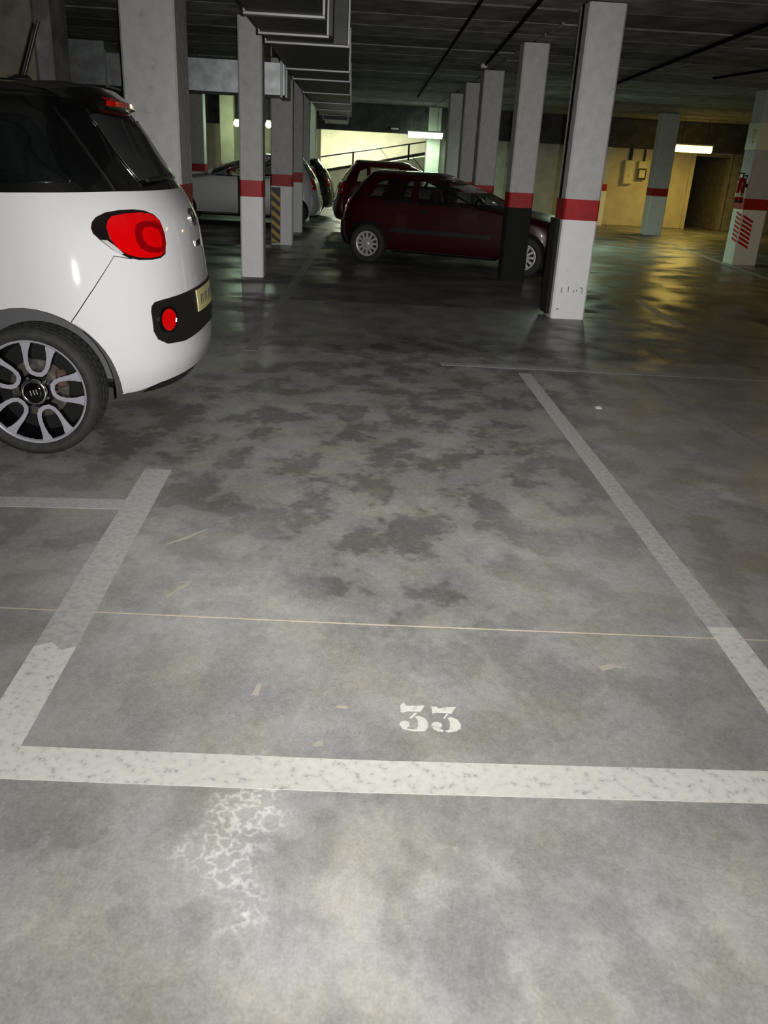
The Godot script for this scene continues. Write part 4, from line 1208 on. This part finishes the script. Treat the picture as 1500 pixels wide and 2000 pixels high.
func build_lamps() -> void:
	var warm := Color(1.0, 0.86, 0.42)
	var green := Color(0.86, 1.0, 0.84)
	tube_lamp("bright yellowish tube lamp over the doorway at right", Vector3(9.30, 2.235, -24.5), 1.0, 0.0, warm, 5.0, 9.0, 0.625, 0.085)
	tube_lamp("white tube lamp at the right end of the ramp opening", Vector3(2.02, 2.225, -25.6), 0.95, 0.0, green, 4.0, 9.0, 0.635, 0.07)
	globe_lamp("small round far lamp left of the slim pillar", Vector3(-3.10, 2.19, -24.4), green)
	globe_lamp("small round far lamp right of the slim pillar", Vector3(-2.26, 2.20, -24.4), green)
	tube_lamp("tube lamp hidden behind the big right-hand pillar", Vector3(4.85, 2.34, -18.6), 0.9, PI / 2, green, 7.0, 7.0, 0.52)
	tube_lamp("tube lamp over the ramp beyond the opening", Vector3(0.4, 2.90, -30.6), 1.2, 0.0, Color(0.98, 1.0, 0.88), 40.0, 6.0, 0.06)
	tube_lamp("warm tube lamp on the ceiling past the right edge", Vector3(7.2, 2.85, -11.6), 1.1, 0.0, warm, 1.5, 6.0, 0.0)
	var sm := thing("exit_light", "small unlit bulkhead fitting over the ramp opening", "lamp", Vector3(1.15, 2.32, -26.164))
	obj("fitting", box(Vector3(0, 0, 0), Vector3(0.36, 0.09, 0.07), 0.015), M.dark_metal, sm)
	obj("diffuser", box(Vector3(0.03, 0.01, 0.037), Vector3(0.22, 0.05, 0.02), 0.008), M.plastic_pale, sm)

# ---------------------------------------------------------------- walls and the far end
func build_walls() -> void:
	struct("wall_left", span(Vector3(-10.2, 0, -34), Vector3(-10, 3.1, 5)), M.wall_rough, "dark concrete wall at the far left")
	struct("wall_right", span(Vector3(15, 0, -34), Vector3(15.2, 3.1, 5)), M.wall_cream, "cream wall at the far right")
	struct("wall_front", span(Vector3(-10, 0, 5), Vector3(15, 3.1, 5.2)), M.wall, "concrete wall behind the bay")
	struct("wall_back", span(Vector3(2.4, 0, -26.85), Vector3(7.3, CEIL, -26.6), 0.01), M.wall, "pale wall behind the maroon car")
	struct("wall_back_yellow", span(Vector3(7.3, 0, -26.80), Vector3(10.2, CEIL, -26.6), 0.01), M.wall_cream, "yellow-lit wall with cabinets at the far right")
	struct("wall_back_left", span(Vector3(-10, 0, -26.85), Vector3(-0.95, CEIL, -26.6), 0.01), M.wall_cream, "far wall left of the ramp opening")
	struct("wall_back_corner", span(Vector3(11.35, 0, -26.8), Vector3(15, CEIL, -26.6), 0.01), M.wall_rough, "brownish wall right of the dark doorway")
	var dr := struct("door_1", span(Vector3(11.28, 0, -26.84), Vector3(11.36, 2.13, -26.55), 0.008), M.wall_rough, "open doorway to an unlit passage in the far right wall")
	obj("head", span(Vector3(10.14, 2.06, -26.84), Vector3(11.36, 2.14, -26.56), 0.008), M.wall_rough, dr)
	struct("wall_passage_left", span(Vector3(10.0, 0, -33.9), Vector3(10.14, 3.03, -26.8)), M.wall_rough, "left wall of the passage behind the doorway")
	struct("wall_passage_right", span(Vector3(11.38, 0, -33.9), Vector3(11.52, 3.03, -26.8)), M.wall_rough, "right wall of the passage behind the doorway")
	struct("wall_passage_end", span(Vector3(10.0, 0, -34.0), Vector3(11.52, 3.03, -33.85)), M.wall_rough, "end wall of the passage behind the doorway")
	struct("trim_3", span(Vector3(10.10, 0, -26.85), Vector3(10.22, 2.15, -26.52), 0.01), M.wall_cream, "pale jamb beside the dark doorway")
	struct("wall_lintel", span(Vector3(10.2, 2.1, -26.8), Vector3(11.35, CEIL, -26.6)), M.wall_cream, "wall above the dark doorway")
	# ramp room
	struct("wall_ramp", span(Vector3(-4.5, 0, -33.9), Vector3(6.5, 3.0, -33.6)), M.ramp_wall, "bright wall of the ramp")
	struct("wall_ramp_left", span(Vector3(-4.7, 0, -33.9), Vector3(-4.5, 3.0, -26.8)), M.ramp_wall, "side wall of the ramp")
	struct("wall_ramp_right", span(Vector3(6.5, 0, -33.9), Vector3(6.7, 3.0, -26.8)), M.ramp_wall, "end wall of the ramp")
	var rs := begin()
	add_prism(rs, PackedVector2Array([Vector2(-4.4, 0), Vector2(6.4, 0), Vector2(6.4, 2.40), Vector2(-0.82, 1.08), Vector2(-4.4, 0.42)]), 2.6, Transform3D(Basis(), Vector3(0, 0, -32.8)))
	var ramp := struct("ramp", rs.commit(), M.ramp_wall, "pale sloping vehicle ramp rising to the right")
	var sl := atan2(0.66, 3.18)
	var xr := Transform3D(Basis(Vector3.BACK, sl), Vector3(0.77, 1.42, -30.18))
	obj("kerb", box(Vector3(0, 0, 0), Vector3(9.0, 0.09, 0.12), 0.01, xr), M.dark_metal, ramp, "dark kerb along the ramp edge")
	var rl := thing("railing", "dark metal railing rising along the ramp", "railing", Vector3(0, 0, -30.15))
	obj("rail", tube([Vector3(-3.6, 1.02, 0), Vector3(5.2, 2.63, 0)], 0.022), M.dark_metal, rl)
	for x in [-3.4, -1.7, 0.01, 1.86, 3.6]:
		var yt: float = 1.53 + (x + 0.83) * 0.183
		obj("post", span(Vector3(x - 0.03, yt - 0.50, -0.03), Vector3(x + 0.03, yt, 0.03)), M.dark_metal, rl)
	# cabinets and panels on the yellow wall
	var c1 := thing("wall_cabinet", "tall cream electrical cabinet with orange mark on yellow-lit wall", "cabinet", Vector3(8.23, 1.52, -26.6))
	obj("cabinet_body", span(Vector3(-0.15, -0.33, 0), Vector3(0.15, 0.33, 0.16), 0.01), M.cabinet, c1)
	obj("door", span(Vector3(-0.13, -0.31, 0.16), Vector3(0.13, 0.31, 0.175), 0.006), M.cabinet, c1)
	obj("warning_mark", prism(PackedVector2Array([Vector2(-0.05, -0.13), Vector2(0.05, -0.13), Vector2(0, -0.04)]), 0.003, Transform3D(Basis(), Vector3(0, 0, 0.175))), M.hazard_yellow, c1)
	obj("conduit", tube([Vector3(0.02, 0.33, 0.06), Vector3(0.02, 0.70, 0.06)], 0.05), M.dark_metal, c1)
	var c2 := thing("wall_cabinet", "small cabinet with dark rounded frame beside the cream cabinet", "cabinet", Vector3(8.63, 1.58, -26.6))
	obj("cabinet_body", span(Vector3(-0.13, -0.26, 0), Vector3(0.13, 0.26, 0.13), 0.01), M.cabinet, c2)
	obj("door", span(Vector3(-0.09, -0.20, 0.148), Vector3(0.09, 0.02, 0.16), 0.004), M.cabinet, c2)
	obj("frame", span(Vector3(-0.13, -0.25, 0.13), Vector3(0.13, 0.06, 0.148), 0.02), M.dark_metal, c2)
	obj("conduit", tube([Vector3(0.04, 0.26, 0.05), Vector3(0.04, 0.58, 0.05)], 0.03), M.dark_metal, c2)

# ---------------------------------------------------------------- the scene
func _ready() -> void:
	rng.seed = 7
	var cam := Camera3D.new()
	cam.name = "camera"
	add_child(cam)
	cam.fov = rad_to_deg(2.0 * atan(1000.0 / 1620.0))
	cam.position = Vector3(0, 1.46, 0)
	cam.basis = Basis(Vector3.UP, deg_to_rad(-3.2)) * Basis(Vector3.RIGHT, deg_to_rad(-22.9)) * Basis(Vector3.BACK, deg_to_rad(3.1))
	cam.near = 0.05
	cam.far = 120.0
	cam.current = true
	var env := Environment.new()
	env.background_mode = Environment.BG_COLOR
	env.background_color = Color.BLACK
	env.ambient_light_source = Environment.AMBIENT_SOURCE_DISABLED
	env.tonemap_mode = Environment.TONE_MAPPER_LINEAR
	env.tonemap_exposure = 1.0
	env.sdfgi_enabled = true
	env.ssao_enabled = true
	env.ssil_enabled = true
	var we := WorldEnvironment.new()
	we.name = "environment"
	we.environment = env
	add_child(we)
	# the photographer's flash, just right of the lens: a bright core and the reflector's wide spill
	for f in [["camera_flash", 22.0, 17.0], ["camera_flash_beam", 36.0, 15.0], ["camera_flash_spill", 75.0, 8.0]]:
		var fl := SpotLight3D.new()
		fl.name = f[0]
		add_child(fl)
		fl.position = Vector3(0.065, 1.48, 0.02)
		fl.rotation = Vector3(deg_to_rad(-7.5), deg_to_rad(-3.0), 0)
		fl.spot_angle = f[1]
		fl.spot_angle_attenuation = 1.0
		fl.spot_range = 60.0
		fl.spot_attenuation = 2.0
		fl.light_energy = f[2]
		fl.light_color = Color(1.0, 0.99, 0.975)
		fl.light_size = 0.012
		fl.shadow_enabled = true

	make_materials()
	build_floor()
	build_walls()
	build_ceiling()
	build_pillars()
	build_lamps()
	build_ducts()
	build_white_car()
	build_hatch("dark maroon three-door hatchback parked sideways across the aisle", "", Vector3(0.58, 0, -14.10), PI - deg_to_rad(24.0), M.wine_paint, {"tail": 0.0, "tall": 0.97, "tyre": 0.28, "wheelbase": 2.45, "bumper": M.plastic, "spokes": 12})
	build_hatch("red hatchback behind the maroon one, near the ramp opening", "", Vector3(0.22, 0, -19.4), PI, M.red_paint, {"tall": 1.06, "tyre": 0.30, "doors": 5})
	build_hatch("silver-white hatchback behind the left row of pillars", "", Vector3(-1.28, 0, -20.25), 0.0, M.silver_white, {"tall": 1.08, "tyre": 0.30, "doors": 5, "mirror": M.silver_white, "moulding": false})
	build_hatch("black car just left of the ramp opening, behind the silver-white one", "", Vector3(-1.05, 0, -24.0), 0.0, M.graphite, {"tall": 1.05, "tyre": 0.30, "doors": 5})
